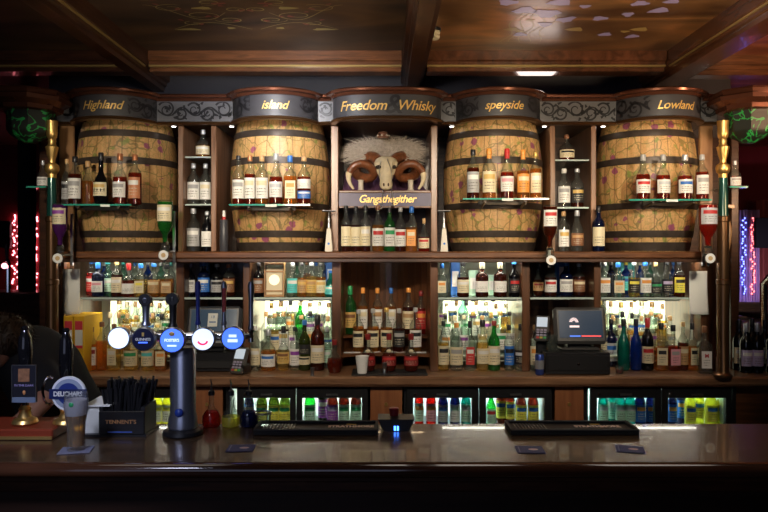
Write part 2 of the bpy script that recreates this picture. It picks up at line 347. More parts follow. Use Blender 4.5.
for sgn in (-1, 1):
    for (u, v, r0, turns, ph) in ((.10, 3.28, .07, 1.3, 0), (.22, 3.22, .09, 1.1, 2), (.33, 3.12, .08, 1.2, 4), (.15, 3.05, .06, 1.2, 1), (.28, 3.33, .05, 1, 5), (.40, 3.0, .07, 1, 3), (.05, 3.14, .05, 1.4, 2)):
        pts = [(cx+sgn*(u+r0*(1-.7*k/24)*math.cos(ph+turns*6.28*k/24)), v+.6*r0*(1-.7*k/24)*math.sin(ph+turns*6.28*k/24)) for k in range(25)]
        ribbon(g, pts, .0028)
        blob(rd, (cx+sgn*(u-.03), v+.01), .018, .010, sgn*.6); blob(rd, (cx+sgn*(u+.05), v-.05), .014, .008, -sgn*.4)
    blob(g, (cx+sgn*.19, 3.12), .045, .018); blob(g, (cx+sgn*.33, 3.42), .06, .016); blob(g, (cx+sgn*.12, 3.40), .02, .014)
    blob(rd, (cx+sgn*.09, 2.98), .035, .014); blob(rd, (cx+sgn*.10, 3.06), .03, .012)
    ribbon(g, [(cx+sgn*(.02+.38*k/20), 3.42-.10*math.sin(k/20*math.pi)) for k in range(21)], .0028)
    ribbon(g, [(cx+sgn*(.10+.34*k/20), 3.18+.10*math.sin(k/20*math.pi*1.5)) for k in range(21)], .0028)
cp = struct('trim_%d' % n, g, mat('faded gold paint', (.22, .17, .06), .5)); n += 1
struct('trim_%d' % n, rd, mat('faded red paint', (.14, .025, .02), .5)); n += 1
lv = MB()
for px, py, rx, a in ((525, 10, 12, .1), (547, 13, 14, .5), (560, 2, 12, 0), (545, 24, 8, .8), (566, 19, 10, -.6), (600, 18, 8, .3), (628, 14, 7, 1), (659, 10, 10, -.3), (640, 3, 9, 0), (605, 34, 7, .2), (632, 36, 7, -.4), (520, 34, 7, .4), (672, 1, 8, 0), (585, 6, 6, .3), (508, 2, 10, .2)):
    Yc = 1.08*F/(250-py); blob(lv, (X(px, Yc), Yc), rx*Yc/F, rx*.5*Yc/F*1.6, a)
struct('trim_%d' % n, lv, mat('lilac leaf paint', (.34, .28, .52), .4)); n += 1
ye = MB()
for px, py, rx in ((512, 29, 8), (520, 31, 5), (575, 29, 9), (640, 29, 9), (625, 31, 5), (530, 20, 5)):
    Yc = 1.08*F/(250-py); blob(ye, (X(px, Yc), Yc), rx*Yc/F, rx*.4*Yc/F*1.6, .2)
for k in range(5):
    a0 = X(515+9*k, 3.3); ribbon(ye, [(a0+.02*math.sin(j*.7+k), 3.1+.035*j) for j in range(16)], .003)
struct('trim_%d' % n, ye, mat('ochre paint', (.36, .24, .08), .4)); n += 1
pu = MB()
for px, py, rx in ((715, 87, 7), (722, 88, 5), (748, 88, 9), (760, 89, 8), (738, 90, 5)):
    Yc = 1.08*F/(250-py); blob(pu, (X(px, Yc), Yc), rx*Yc/F, rx*.5*Yc/F*1.6, .2)
struct('trim_%d' % n, pu, mat('violet paint', (.20, .08, .42), .4)); n += 1
# a ceiling detector by the middle beam
t = thing('smoke_detector', 'small round ribbed cream smoke detector under the ceiling beside the middle beam', 'smoke detector', (X(434, 3.4), 3.42, ZC))
MB().lathe([(.030, -.012), (.036, -.01), (.036, 0)], 20).build('base', M_black, t)
MB().lathe([(.018, -.052), (.028, -.047), (.031, -.035), (.026, -.030), (.032, -.022), (.030, -.012)], 20).build('cover', M_cream, t)

# ------------------------------------------------------------------ cornice with bowed signs
YF = 3.64; zt, zb_ = 2.392, 2.25
bows = [('h', 74, 157, 'Highland', -.01), ('i', 233, 318, 'island', .02), ('c', 333, 441, None, 0), ('s', 456, 540, 'speyside', .005), ('l', 616, 700, 'Lowland', .03)]
def arc(x0, x1, dep, n_=20, kind='arc'):
    c = (x0+x1)/2; h = (x1-x0)/2; pts = []
    if kind == 'arc':
        R = (h*h+dep*dep)/(2*dep); a = math.asin(min(1, h/R))
        for k in range(n_+1):
            q = -a+2*a*k/n_; pts.append((c+R*math.sin(q), YF-dep+R-R*math.cos(q)))
    else:
        e = .3
        for k in range(n_+1):
            u = -math.cos(math.pi*k/n_); x = u*h; f = (max(0, 1-abs(u)**3.2))**(1/2.2); pts.append((c+x, YF-dep*f))
    return pts
cornice = thing('bar_cornice', 'black frieze cornice with five bowed signs, painted scrolls and copper mouldings above the barrels', 'cornice', (0, YF, zb_))
def loc(mb):   # cornice parts are written in world coordinates
    mb.v = [(a, b-YF, c-zb_) for a, b, c in mb.v]; return mb
path = []; segs = []; xs = X(57, YF)
for k, a, b, txt, off in bows:
    x0, x1 = X(a, YF), X(b, YF); segs.append(('flat', [(xs, YF), (x0, YF)], None, 0))
    pa = arc(x0, x1, .17, 24, 'rr' if k == 'c' else 'arc'); segs.append(('bow', pa, txt, off)); xs = x1
segs.append(('flat', [(xs, YF), (X(717, YF), YF)], None, 0))
for s_ in segs: path += s_[1] if not path else s_[1][1:] if s_[0] == 'bow' else s_[1]
pp = [path[0]]
for p in path[1:]:
    if (Vector(p)-Vector(pp[-1])).length > 1e-4: pp.append(p)
loc(MB().sweep(pp, [(.0, zt-.02), (.012, zt-.02), (.020, zt-.008), (.036, zt-.004), (.04, zt+.006), (.03, zt+.013), (-.25, zt+.013), (-.25, zt-.02)])).build('crown_moulding', M_copper, cornice)
loc(MB().sweep(pp, [(-.02, zb_), (.010, zb_), (.018, zb_+.006), (.014, zb_+.014), (.004, zb_+.018), (-.02, zb_+.018)])).build('lower_moulding', M_bronze, cornice)
# soffit boards
loc(MB().box(X(57, YF), X(717, YF), YF+.02, 4.2, zb_+.02, zb_+.04)).build('soffit', W_dark, cornice)
def on_path(pts):
    L_ = [0]
    for i in range(1, len(pts)): L_.append(L_[-1]+(Vector(pts[i])-Vector(pts[i-1])).length)
    def f(u, z, out=.0015):
        u = max(0, min(L_[-1], u)); i = 1
        while i < len(L_)-1 and L_[i] < u: i += 1
        a = Vector(pts[i-1]); b = Vector(pts[i]); t_ = (u-L_[i-1])/max(1e-6, L_[i]-L_[i-1]); p = a.lerp(b, t_); d_ = (b-a).normalized()
        return (p.x+d_.y*out, p.y-d_.x*out-YF, z-zb_)
    return f, L_[-1]
def scrolls(f, u0, u1, zc, H, seed):
    rn = random.Random(seed); mb = MB(); u = u0
    def rib(pts, w0):
        vs = []; n_ = len(pts)
        for i, p in enumerate(pts):
            a = Vector(pts[max(i-1, 0)]); b = Vector(pts[min(i+1, n_-1)]); t_ = (b-a).normalized() if (b-a).length else Vector((1, 0)); q = Vector((-t_.y, t_.x))*w0*(1-.55*i/(n_-1))
            for sg in (1, -1): vs.append(f(min(u1, max(u0, p[0]+sg*q.x)), min(zc+H*.5, max(zc-H*.5, p[1]+sg*q.y))))
        mb.add(vs, [(2*i, 2*i+1, 2*i+3, 2*i+2) for i in range(n_-1)])
    sgn = 1
    while u < u1:
        R = H*rn.uniform(.34, .46)
        rib([(u+R+R*(1-.75*k/26)*math.cos(sgn*(2.6-8.5*k/26)), zc+sgn*.1*H+R*(1-.75*k/26)*math.sin(sgn*(2.6-8.5*k/26))) for k in range(27)], .0052)
        rib([(u-R*.3+R*3*k/16, zc-sgn*H*.42*math.sin(k/16*3.1)+sgn*.02) for k in range(17)], .0042)
        for q in range(5):
            c = (u+rn.uniform(0, 2*R), zc+rn.uniform(-.4, .4)*H); a = rn.uniform(0, 6.28); l = rn.uniform(.010, .018)
            rib([(c[0]+l*math.cos(a)*j, c[1]+l*math.sin(a)*j) for j in (0, .5, 1, 1.5)], .007)
        u += R*1.9; sgn = -sgn
    return mb
H_ = zt-.02-zb_-.018; zm = (zt-.02+zb_+.018)/2
for i, (kind, pts, txt, off) in enumerate(segs):
    part = loc(MB().sweep(pts, [(0, zb_+.018), (0, zt-.02), (-.02, zt-.02), (-.02, zb_+.018)])).build('frieze_panel' if kind == 'flat' else 'bowed_sign_panel', mat('pale grey frieze', (.12, .12, .13), .4, noise=.15, nscale=60) if kind == 'flat' else M_frieze, cornice)
    f, L_ = on_path(pts)
    if kind == 'flat':
        if L_ > .03: scrolls(f, .004, L_-.004, zm, H_*.96, i).build('scrollwork', M_scroll, part, fix=False)
    else:
        mid = L_/2+off
        if txt:
            part['label'] = 'bowed black sign lettered %s in gold' % txt
            scrolls(f, .004, mid-.13, zm, H_*.96, i).build('scrollwork', M_scroll, part, fix=False)
            scrolls(f, mid+.13, L_-.004, zm, H_*.96, i+30).build('scrollwork', M_scroll, part, fix=False)
            text_on('lettering', txt, .060, lambda u, v: f(mid+u, zm+v, .002), M_gold, part, .35, .0006, .97)
        else:
            part['label'] = 'bowed black sign lettered Freedom and Whisky in gold'
            text_on('lettering', 'Freedom', .070, lambda u, v: f(mid-.125+u, zm+v-.003, .002), M_gold, part, .3, .0006, .95)
            text_on('lettering', 'Whisky', .070, lambda u, v: f(mid+.15+u, zm+v-.003, .002), M_gold, part, .3, .0006, .95)
            text_on('lettering', '&', .135, lambda u, v: f(mid+.028+u*1.1, zm+v, .002), M_scroll, part, .2, .0012, 1)
for px in (68, 173, 231, 545, 604, 452):
    t = thing('downlight', 'small bright round downlight under the cornice %s' % {68: 'by the brass pole of the Highland barrel', 173: 'over the dark gap beside the Highland barrel', 231: 'at the edge of the island barrel', 545: 'beside the speyside barrel top', 604: 'at the near edge of the Lowland barrel', 452: 'between centre cabinet and speyside barrel'}[px], 'downlight', (X(px, YF+.03), YF+.045, zb_))
    t['group'] = 'downlights under the cornice'
    MB().lathe([(.014, .0), (.016, .004), (.016, .018)], 14).build('rim', M_steel, t)
    MB().disc((0, 0, -.002), .011, .004, 14, 'z').build('lamp', glow('white lamp', (1, .96, .88), 6), t)

# ------------------------------------------------------------------ back bar carcass
W_lit = wood('mahogany painted lit', (.13, .060, .030), (.34, .18, .10), .3, (16, 16, 1.4))  # mahogany lightened to carry the light on the upper boards
ZL = 1.592; YL = 3.56; YG = 3.56
def P(mb, name, m, lab, cat='divider', grp=None):
    return tag(mb.build(name, m, smooth=False), lab, cat, grp)
P(MB().box(-2.0, 2.07, 4.18, 4.215, .0, 2.27), 'back_board', W_dark, 'dark wooden boarding closing the back of the whole back bar', 'back board')
xl, xr = X(60, YL), X(713, YL)
led = thing('barrel_ledge', 'long mahogany ledge carrying the four painted barrels', 'ledge', ((xl+xr)/2, YL, ZL-.035)); hl = (xr-xl)/2
MB().box(-hl, hl, 0, 4.178-YL, 0, .035, bev=.006).build('board', W_mid, led); MB().box(-hl, hl, .012, .03, -.02, 0, bev=.003).build('lower_trim', W_dark, led)
YD = 3.66
for a, b in ((59, 73.5), (178, 184), (211, 217), (331, 339), (431, 438), (550, 556), (591, 597), (700, 713)):
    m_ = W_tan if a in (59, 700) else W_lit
    if a in (59, 700):
        P(MB().box(X(a, YD), X(b, YD), YD, YD+.02, ZL, 2.25, bev=.003), 'end_panel', wood('lit oak panel', (.20, .10, .04), (.34, .18, .075), .35, (14, 14, 1.2)), 'oak panel in gold-lit colour beside the %s barrel' % ('Highland' if a == 59 else 'Lowland'), 'panel')  # gold light on these end panels is put into the oak colour
        continue
    P(MB().box(X(a, YD), X(b, YD)-.004, YD, 4.17, ZL+.0005, 2.25, bev=.003), 'divider_board', m_, 'upright mahogany board above the ledge, %s' % {178: 'between Highland barrel and narrow rack', 211: 'between narrow rack and island barrel', 331: 'on the island side of the skull cabinet', 431: 'on the speyside side of the skull cabinet', 550: 'between speyside barrel and narrow rack', 591: 'between narrow rack and Lowland barrel'}[a])
for a, b in ((55, 64), (176, 184), (243, 250), (332, 341), (430, 438), (522, 530), (594, 601), (701, 716)):
    P(MB().box(X(a, YD), X(b, YD), YD, 4.17, .9655, ZL-.0555, bev=.003), 'divider_board', W_vert, 'upright mahogany board below the ledge, %s' % {55: 'beside the yellow binders', 176: 'between binder bay and marked till', 243: 'between marked till and gift box bay', 332: 'between gift box bay and curved recess', 430: 'between curved recess and speyside bay', 522: 'between speyside bay and lit till', 594: 'between lit till and Lowland bay', 701: 'at the Lowland bay end beside the bronze pole'}[a])
# extra outer stiles
P(MB().box(X(37, 3.7), X(47, 3.7), 3.72, 3.82, .966, 2.25, bev=.004), 'outer_post', W_dark, 'dark square post outside the Highland end pole', 'post')
P(MB().box(X(733, 3.7), X(741, 3.7), 3.72, 3.82, .966, 2.25, bev=.004), 'outer_post', W_dark, 'dark square post outside the Lowland end pole', 'post')
# pale lined backs of the lit bays
M_line = mat('pale bay lining', (.42, .44, .36), .25, noise=.2, nscale=4)
for a, b in ((64, 176), (250, 332), (438, 522), (601, 701)):
    P(MB().box(X(a, 4.1), X(b, 4.1), 4.150, 4.172, .967, ZL-.04), 'bay_lining', M_line, 'pale lining board behind the bottles %s' % {64: 'of the binder bay', 250: 'of the gift box bay', 438: 'of the speyside bay', 601: 'of the Lowland bay'}[a], 'panel')
# worktop
ct = thing('back_counter_top', 'long brown wooden counter top of the back bar, under the bottle bays', 'counter', (0, 3.5, .92))
cb = MB().box(-1.72, 2.6, 0, .675, 0, .045, bev=.008); cb.build('worktop', wood('counter wood painted lit', (.13, .058, .028), (.32, .17, .09), .35, (2, 14, 14)), ct)  # wood colour raised to hold the glow from the bays
MB().box(-1.72, 2.6, .0, .02, -.004, 0).build('edge_trim', W_dark, ct)
MB().box(-2.9, -1.725, 0, .6, 0, .045, bev=.008).build('worktop', W_dark, ct)
ct.location = (0, 3.5, .92); ZK = .966
# plinth below the fridges
tag(MB().box(X(98, YG), X(737, YG), 3.64, 4.15, 0.0, .118).build('plinth', M_black), 'black recessed plinth running under the fridges and cupboards', 'plinth')
# narrow glass shelves in the two upper side racks
ORD = ['first', 'second', 'third', 'fourth', 'fifth', 'sixth', 'seventh', 'eighth', 'ninth', 'tenth', 'eleventh', 'twelfth']
def glass_shelf(x0, x1, y0, y1, z, label, group=None, edge=M_teal, th=.008):
    t = thing('glass_shelf', label, 'shelf', ((x0+x1)/2, y0, z-th), 0, group); h = (x1-x0)/2
    MB().box(-h, h, .004, y1-y0, 0, th).build('pane', M_shelf, t); MB().box(-h, h, 0, .004, 0, th).build('front_edge', edge, t); return t
M_edge = mat('pale glass edge', (.5, .6, .55), .1, coat=.6)
for x0, x1, nme in ((184, 211, 'island'), (556, 591, 'Lowland')):
    for z_, w_ in ((2.092, 'upper'), (1.842, 'lower')):
        z0 = z_ if nme == 'island' else z_-.016
        glass_shelf(X(x0, YD)+.001, X(x1, YD)-.005, 3.68, 4.15, z0, '%s thin glass shelf in the narrow rack beside the %s barrel' % (w_, nme), edge=M_edge)
# wide glass shelves in the lower bays
BAYS = [(64, 176, 'by the yellow binders'), (184, 243, 'over the paper-marked till'), (250, 332, 'under the island barrel'), (438, 522, 'under the speyside barrel'), (530, 594, 'over the lit till screen'), (601, 701, 'under the Lowland barrel')]
ZS = 1.352
for a, b, w_ in BAYS:
    a_ = 80 if a == 64 else a; b_ = 690 if b == 701 else b
    glass_shelf(X(a_, YD)+.002, X(b_, YD)-.002, 3.66, 4.14, ZS, 'wide glass bottle shelf %s' % w_, edge=M_edge, th=.010)
# lights of the bays: a tube under the ledge and one under the glass shelf, and a lit panel at the back
for i, (a, b, w_) in enumerate(BAYS):
    if i in (1, 4): continue
    x0, x1 = X(a, 3.7)+.02, X(b, 3.7)-.02
    t = thing('strip_light', 'slim white strip light under the ledge %s' % w_, 'light', ((x0+x1)/2, 3.70, ZL-.037)); h = (x1-x0)/2
    MB().box(-h, h, -.008, .008, -.012, 0).build('housing', M_steel, t); MB().box(-h+.005, h-.005, -.006, .006, -.018, -.012).build('tube', glow('ledge tube', (1, .95, .80), 26), t)
    xa, xb = X(max(a, 106), 4.14)+.02, X(min(b, 690), 4.14)-.0
    t = thing('light_panel', 'glowing white panel behind the bottles %s' % w_, 'light panel', ((xa+xb)/2, 4.135, .967)); h = (xb-xa)/2
    MB().box(-h, h, 0, .012, 0, .345).build('frame', M_steel, t); MB().box(-h+.01, h-.01, -.003, 0, .01, .335).build('diffuser', glow('opal panel %d' % i, (1, .97, .66), [1.4, 0, 2.6, 3.0, 0, 2.4][i]), t)
for i in (0, 2, 3, 5):
    a, b, w_ = BAYS[i]; x0, x1 = X(max(a, 84), 3.7)+.01, X(min(b, 688), 3.7)-.01; h = (x1-x0)/2
    t = thing('strip_light', 'slim white strip light below the glass bottle shelf %s' % w_, 'light', ((x0+x1)/2, 3.79, ZS-.0105))
    MB().box(-h, h, -.008, .008, -.003, 0).box(-h, h, -.010, -.008, -.016, 0).build('housing', M_steel, t); MB().box(-h+.005, h-.005, -.006, .006, -.010, -.004).build('tube', glow('shelf tube', (1, .95, .74), 26), t)
# stepped stands
YT = [(3.80, 3.87, 1.030), (3.90, 3.97, 1.095), (4.0, 4.07, 1.150)]
M_step = mat('frosted step', (.55, .58, .50), .3)
for i in (0, 2, 3, 5):
    a, b, w_ = BAYS[i]; x0, x1 = X(a, 3.75)+.03, X(b, 3.75)-.03
    if i == 0: x0 = -1.515
    if i == 5: x1 = X(685, 3.75)
    t = thing('stepped_stand', 'frosted stepped bottle stand %s' % w_, 'stand', ((x0+x1)/2, 3.8, ZK)); h = (x1-x0)/2
    for (y0, y1, z) in YT: MB().box(-h, h, y0-.022-3.8, y1-3.8+.008, z-.012-ZK, z-ZK, bev=.002).build('step', M_step, t)
    for sg in (-1, 0, 1): MB().box(sg*h-(.006 if sg > -1 else 0)-(0 if sg else -.003), sg*h+(.006 if sg < 1 else 0)-(0 if sg else .003), -.01, .26, 0, YT[0][2]-ZK-.012).build('support', M_step, t)
    MB().box(-h, h, .105, .11, YT[0][2]-ZK-.012, YT[1][2]-ZK-.012).build('riser', M_step, t); MB().box(-h, h, .205, .21, 0, YT[2][2]-ZK-.012).build('riser', M_step, t)

# centre bay: curved plank back and curved steps
pl = thing('curved_panelling', 'curved mahogany plank panelling in the recess of the centre cabinet', 'panelling', (0, 4.1, ZK))
cxm = X(386, 3.9); hw = (X(431, 3.75)-X(341, 3.75))/2+.0
pl.location = (cxm, 4.1, ZK)
for k in range(14):
    u0 = -1+2*k/14; u1 = -1+2*(k+1)/14-.008
    f_ = lambda u: (u*(hw-.008), -.20*abs(u)**2.2)
    (a0, b0), (a1, b1) = f_(u0), f_(u1)
    MB().add([(a0, b0, 0), (a1, b1, 0), (a1, b1, .585), (a0, b0, .585), (a0, b0+.012, 0), (a1, b1+.012, 0), (a1, b1+.012, .585), (a0, b0+.012, .585)],
             [(0,1,2,3), (5,4,7,6), (1,5,6,2), (4,0,3,7), (3,2,6,7), (4,5,1,0)]).build('plank', W_vert, pl, smooth=False)
def curved_step(z, y0, y1, label, x0, x1, gl=False):
    t = thing('curved_step', label, 'shelf', (cxm, 3.7, z-.016)); n_ = 16; top = []; 
    xa, xb = X(x0, 3.75)-cxm, X(x1, 3.75)-cxm; vs = []
    for k in range(n_+1):
        u = -1+2*k/n_; x = xa+(xb-xa)*k/n_; yf = y0+.055*(1-u*u); ybk = y1-.19*abs(u)**2.2+.05*0
        ybk = min(ybk, 4.088-.20*abs(x/hw)**2.2)
        for zz in (0, .016): vs += [(x, yf-3.7, zz), (x, max(ybk, yf+.03)-3.7, zz)]
    fs = []
    for k in range(n_):
        a, b = 4*k, 4*k+4
        fs += [(a, b, b+2, a+2), (a+1, a+3, b+3, b+1), (a, a+1, b+1, b), (a+2, b+2, b+3, a+3)]
    fs += [(0, 2, 3, 1), (4*n_, 4*n_+1, 4*n_+3, 4*n_+2)]
    MB().add(vs, fs).build('board', W_mid, t); return t
curved_step(1.048, 3.70, 4.08, 'lower curved wooden step crossing the centre recess', 341, 431)
curved_step(1.128, 3.86, 4.08, 'upper curved wooden step crossing the centre recess', 341, 431)
for px in (352, 372, 396, 418):
    t = thing('shelf_strip', 'pale glass strip set on the lower curved step, %s' % {352: 'next to the green bottle end', 372: 'behind the white cup side', 396: 'above the middle decanter', 418: 'above the end decanter'}[px], 'glass strip', (X(px, 3.76), 3.762+.01*(abs(px-385) < 20)*2, 1.0485), 0, 'glass strips on the curved step')
    MB().box(-.045, .045, -.012, .012, 0, .003, bev=.001).build('plate', M_white, t)
t = thing('recess_fill_strip', 'small added warm fill strip under the ledge of the centre recess', 'light', (cxm, 3.63, ZL-.037))  # warm strip added to brighten the centre recess
MB().box(-.2, .2, -.006, .006, -.008, 0).build('housing', M_steel, t); MB().box(-.19, .19, -.004, .004, -.011, -.008).build('tube', glow('warm tube', (1, .75, .45), 22), t)

# ------------------------------------------------------------------ barrels
def barrel_mat():
    m, t, b = nm('painted barrel oak'); L = t.links.new; N = t.nodes.new
    tc = N('ShaderNodeTexCoord'); ob = tc.outputs['Object']; uv = tc.outputs['UV']
    oi = N('ShaderNodeObjectInfo'); add = N('ShaderNodeVectorMath'); add.operation = 'MULTIPLY_ADD'; L(ob, add.inputs[0]); add.inputs[1].default_value = (1, 1, 1)
    cr = N('ShaderNodeCombineXYZ'); L(oi.outputs['Random'], cr.inputs[0]); L(oi.outputs['Random'], cr.inputs[2])
    sc_ = N('ShaderNodeVectorMath'); sc_.operation = 'SCALE'; sc_.inputs['Scale'].default_value = 13; L(cr.outputs[0], sc_.inputs[0]); L(sc_.outputs[0], add.inputs[2]); vec = add.outputs[0]
    mp = N('ShaderNodeMapping'); mp.inputs['Scale'].default_value = (14, 14, 1.6); L(vec, mp.inputs[0])
    n1 = N('ShaderNodeTexNoise'); n1.inputs['Scale'].default_value = 3; n1.inputs['Detail'].default_value = 6; L(mp.outputs[0], n1.inputs['Vector'])
    r1 = N('ShaderNodeValToRGB'); r1.color_ramp.elements[0].color = (.50, .27, .10, 1); r1.color_ramp.elements[1].color = (.66, .40, .17, 1); r1.color_ramp.elements[0].position = .3; r1.color_ramp.elements[1].position = .7; L(n1.outputs['Fac'], r1.inputs[0])
    def math_(op, a, bb=0.):
        q = N('ShaderNodeMath'); q.operation = op
        for i, v in enumerate((a, bb)):
            if isinstance(v, (int, float)): q.inputs[i].default_value = v
            else: L(v, q.inputs[i])
        return q.outputs[0]
    def mix(fac, a, col):
        q = N('ShaderNodeMixRGB'); L(fac, q.inputs[0]); L(a, q.inputs[1]); q.inputs[2].default_value = (*col, 1); return q.outputs[0]
    def dist(scale, amt, seed):
        nz = N('ShaderNodeTexNoise'); nz.inputs['Scale'].default_value = scale; nz.inputs['Detail'].default_value = 3; L(vec, nz.inputs['Vector'])
        s1 = N('ShaderNodeVectorMath'); s1.operation = 'SCALE'; s1.inputs['Scale'].default_value = amt; L(nz.outputs['Color'], s1.inputs[0])
        s2 = N('ShaderNodeVectorMath'); s2.operation = 'ADD'; L(s1.outputs[0], s2.inputs[0]); L(vec, s2.inputs[1]); return s2.outputs[0]
    dv = dist(6, .16, 1)
    v1 = N('ShaderNodeTexVoronoi'); v1.feature = 'DISTANCE_TO_EDGE'; v1.inputs['Scale'].default_value = 13; L(dv, v1.inputs['Vector'])
    vine = math_('LESS_THAN', v1.outputs['Distance'], .034)
    v2 = N('ShaderNodeTexVoronoi'); v2.inputs['Scale'].default_value = 24; L(dist(14, .07, 2), v2.inputs['Vector'])
    near = math_('LESS_THAN', v1.outputs['Distance'], .14)
    leaf = math_('MULTIPLY', math_('LESS_THAN', v2.outputs['Distance'], .33), near)
    sepc = N('ShaderNodeSeparateColor'); L(v2.outputs['Color'], sepc.inputs[0]); leaf = math_('MULTIPLY', leaf, math_('GREATER_THAN', sepc.outputs[0], .45))
    v3 = N('ShaderNodeTexVoronoi'); v3.inputs['Scale'].default_value = 15; L(dist(30, .03, 3), v3.inputs['Vector'])
    sc3 = N('ShaderNodeSeparateColor'); L(v3.outputs['Color'], sc3.inputs[0])
    flower = math_('MULTIPLY', math_('LESS_THAN', v3.outputs['Distance'], .28), math_('GREATER_THAN', sc3.outputs[1], .62))
    v5 = N('ShaderNodeTexVoronoi'); v5.feature = 'DISTANCE_TO_EDGE'; v5.inputs['Scale'].default_value = 27; L(dist(9, .22, 4), v5.inputs['Vector'])
    fine = math_('LESS_THAN', v5.outputs['Distance'], .05); c = mix(math_('MULTIPLY', fine, .38), r1.outputs[0], (.22, .22, .05))
    c = mix(math_('MULTIPLY', vine, .7), c, (.15, .13, .035)); c = mix(math_('MULTIPLY', leaf, .7), c, (.20, .27, .05)); c = mix(math_('MULTIPLY', flower, .85), c, (.26, .04, .14))
    # dark seams between staves
    su = N('ShaderNodeSeparateXYZ'); L(uv, su.inputs[0]); fr = math_('FRACT', math_('MULTIPLY', su.outputs[0], 24)); seam = math_('LESS_THAN', math_('ABSOLUTE', math_('SUBTRACT', fr, .5)), .035)
    c = mix(math_('MULTIPLY', seam, .6), c, (.10, .05, .02))
    L(c, b.inputs['Base Color']); b.inputs['Roughness'].default_value = .5; b.inputs['Coat Weight'].default_value = .12; b.inputs['Coat Roughness'].default_value = .35
    return m
M_bar = barrel_mat(); HB = .73
def rad(z): t_ = z/HB; return .268-.050*(2*t_-1)**2
def make_barrel(x, label, rz):
    t = thing('oak_barrel', label, 'barrel', (x, 3.83, ZL+.0005), rz, 'painted barrels on the ledge')
    mb = MB(); seg = 96; prof = [(rad(HB*k/20), HB*k/20) for k in range(21)]; vs = []; uvs = []
    for r, z in prof:
        for i in range(seg+1):
            a = 2*math.pi*i/seg; rr = r-(.0022 if (i+2) % 4 == 0 else 0); vs.append((rr*math.cos(a), rr*math.sin(a), z)); uvs.append((i/seg, z/HB))
    s1 = seg+1; fs = [(j*s1+i, j*s1+i+1, (j+1)*s1+i+1, (j+1)*s1+i) for j in range(20) for i in range(seg)]
    mb.add(vs, fs, 0, uvs); mb.build('staves', M_bar, t)
    MB().lathe([(rad(0)-.012, .012), (rad(0)-.012, HB-.015)], 48).build('head', W_tan, t)
    for z0, z1 in ((0.002, .048), (.072, .108), (.218, .252), (.45, .486), (.592, .628), (.69, .728)):
        pr = [(rad(z0)+.0005, z0), (rad(z0)+.0035, z0+.001), (rad((z0+z1)/2)+.004, (z0+z1)/2), (rad(z1)+.0035, z1-.001), (rad(z1)+.0005, z1)]
        MB().lathe(pr, 64, cap=False).build('hoop', M_iron, t)
    return t
make_barrel(BX['h'], 'vine-painted oak barrel under the Highland sign, nearest the yellow binders', 2.2)
make_barrel(BX['i'], 'vine-painted oak barrel under the island sign', 0)
make_barrel(BX['s'], 'vine-painted oak barrel under the speyside sign', 4)
make_barrel(BX['l'], 'vine-painted oak barrel under the Lowland sign', 1)
# glass shelves bracketed to the barrels
SH = {}
for k, a, b, py, nme in (('h', 62, 131, 205, 'Highland'), ('i', 229, 310, 205, 'island'), ('s', 463, 549, 199, 'speyside'), ('l', 629, 712, 200, 'Lowland')):
    z = Z(py-1, 3.4); SH[k] = z+.0005
    t = glass_shelf(X(a, 3.4), X(b, 3.4), 3.4, 3.545, z, 'green-edged glass shelf with iron bracket before the %s barrel' % nme)
    br = MB(); xc = BX[k]-t.location.x
    br.box(-.12+xc*0, .12+xc*0, .10, .115, -.018, -.0); 
    for sg in (-.1, .1): br.tube([(sg, .02, -.006), (sg, .06, -.012), (sg, .11, -.022), (sg, .135, -.03)], .006, 8)
    br.v = [(a_+xc*.6, b_, c_) for a_, b_, c_ in br.v]; br.build('bracket', M_iron, t)
    if k == 'h': MB().box(.02, .065, -.003, 0, -.006, .006).build('price_tag', M_paper, t)
    else: MB().box(-.02, .035, -.003, 0, -.006, .006).build('price_tag', M_paper, t)

# ------------------------------------------------------------------ bottles
PROF = {
 'whisky': ([(0, .88), (.015, 1), (.56, 1), (.62, .93), (.68, .72), (.73, .46), (.78, .36), (.90, .33), (.955, .34)], .90, .60, (.12, .50)),
 'tall': ([(0, .88), (.012, 1), (.60, 1), (.66, .90), (.71, .62), (.75, .42), (.80, .36), (.93, .34), (.96, .36)], .88, .64, (.12, .54)),
 'wine': ([(0, .9), (.012, 1), (.58, 1), (.64, .93), (.69, .72), (.73, .48), (.78, .38), (.93, .34), (.96, .38)], .82, .70, (.14, .46)),
 'pear': ([(0, .80), (.015, .92), (.2, .97), (.44, 1), (.54, .93), (.62, .70), (.69, .46), (.76, .36), (.90, .33), (.95, .35)], .86, .58, (.14, .44)),
 'round': ([(0, .66), (.02, .80), (.14, .96), (.28, 1), (.42, .92), (.52, .68), (.58, .42), (.64, .32), (.84, .30), (.88, .34)], .84, .50, (.16, .42)),
 'square': ([(0, .90), (.015, 1), (.56, 1), (.62, .9), (.67, .62), (.71, .40), (.76, .34), (.88, .33), (.93, .35)], .86, .58, (.12, .48)),
 'squat': ([(0, .92), (.02, 1), (.46, 1), (.54, .88), (.60, .60), (.66, .36), (.72, .28), (.86, .27), (.90, .30)], .84, .50, (.10, .40)),
 'beer': ([(0, .9), (.015, 1), (.56, 1), (.64, .9), (.71, .66), (.79, .45), (.87, .38), (.96, .36)], .95, .78, (.20, .56)),
 'cone': ([(0, .94), (.015, 1), (.1, 1), (.5, .80), (.62, .62), (.70, .42), (.78, .36), (.95, .34)], .90, .60, (.10, .42)),
}
KINDN = {'beer': 'beer_bottle', 'wine': 'wine_bottle'}
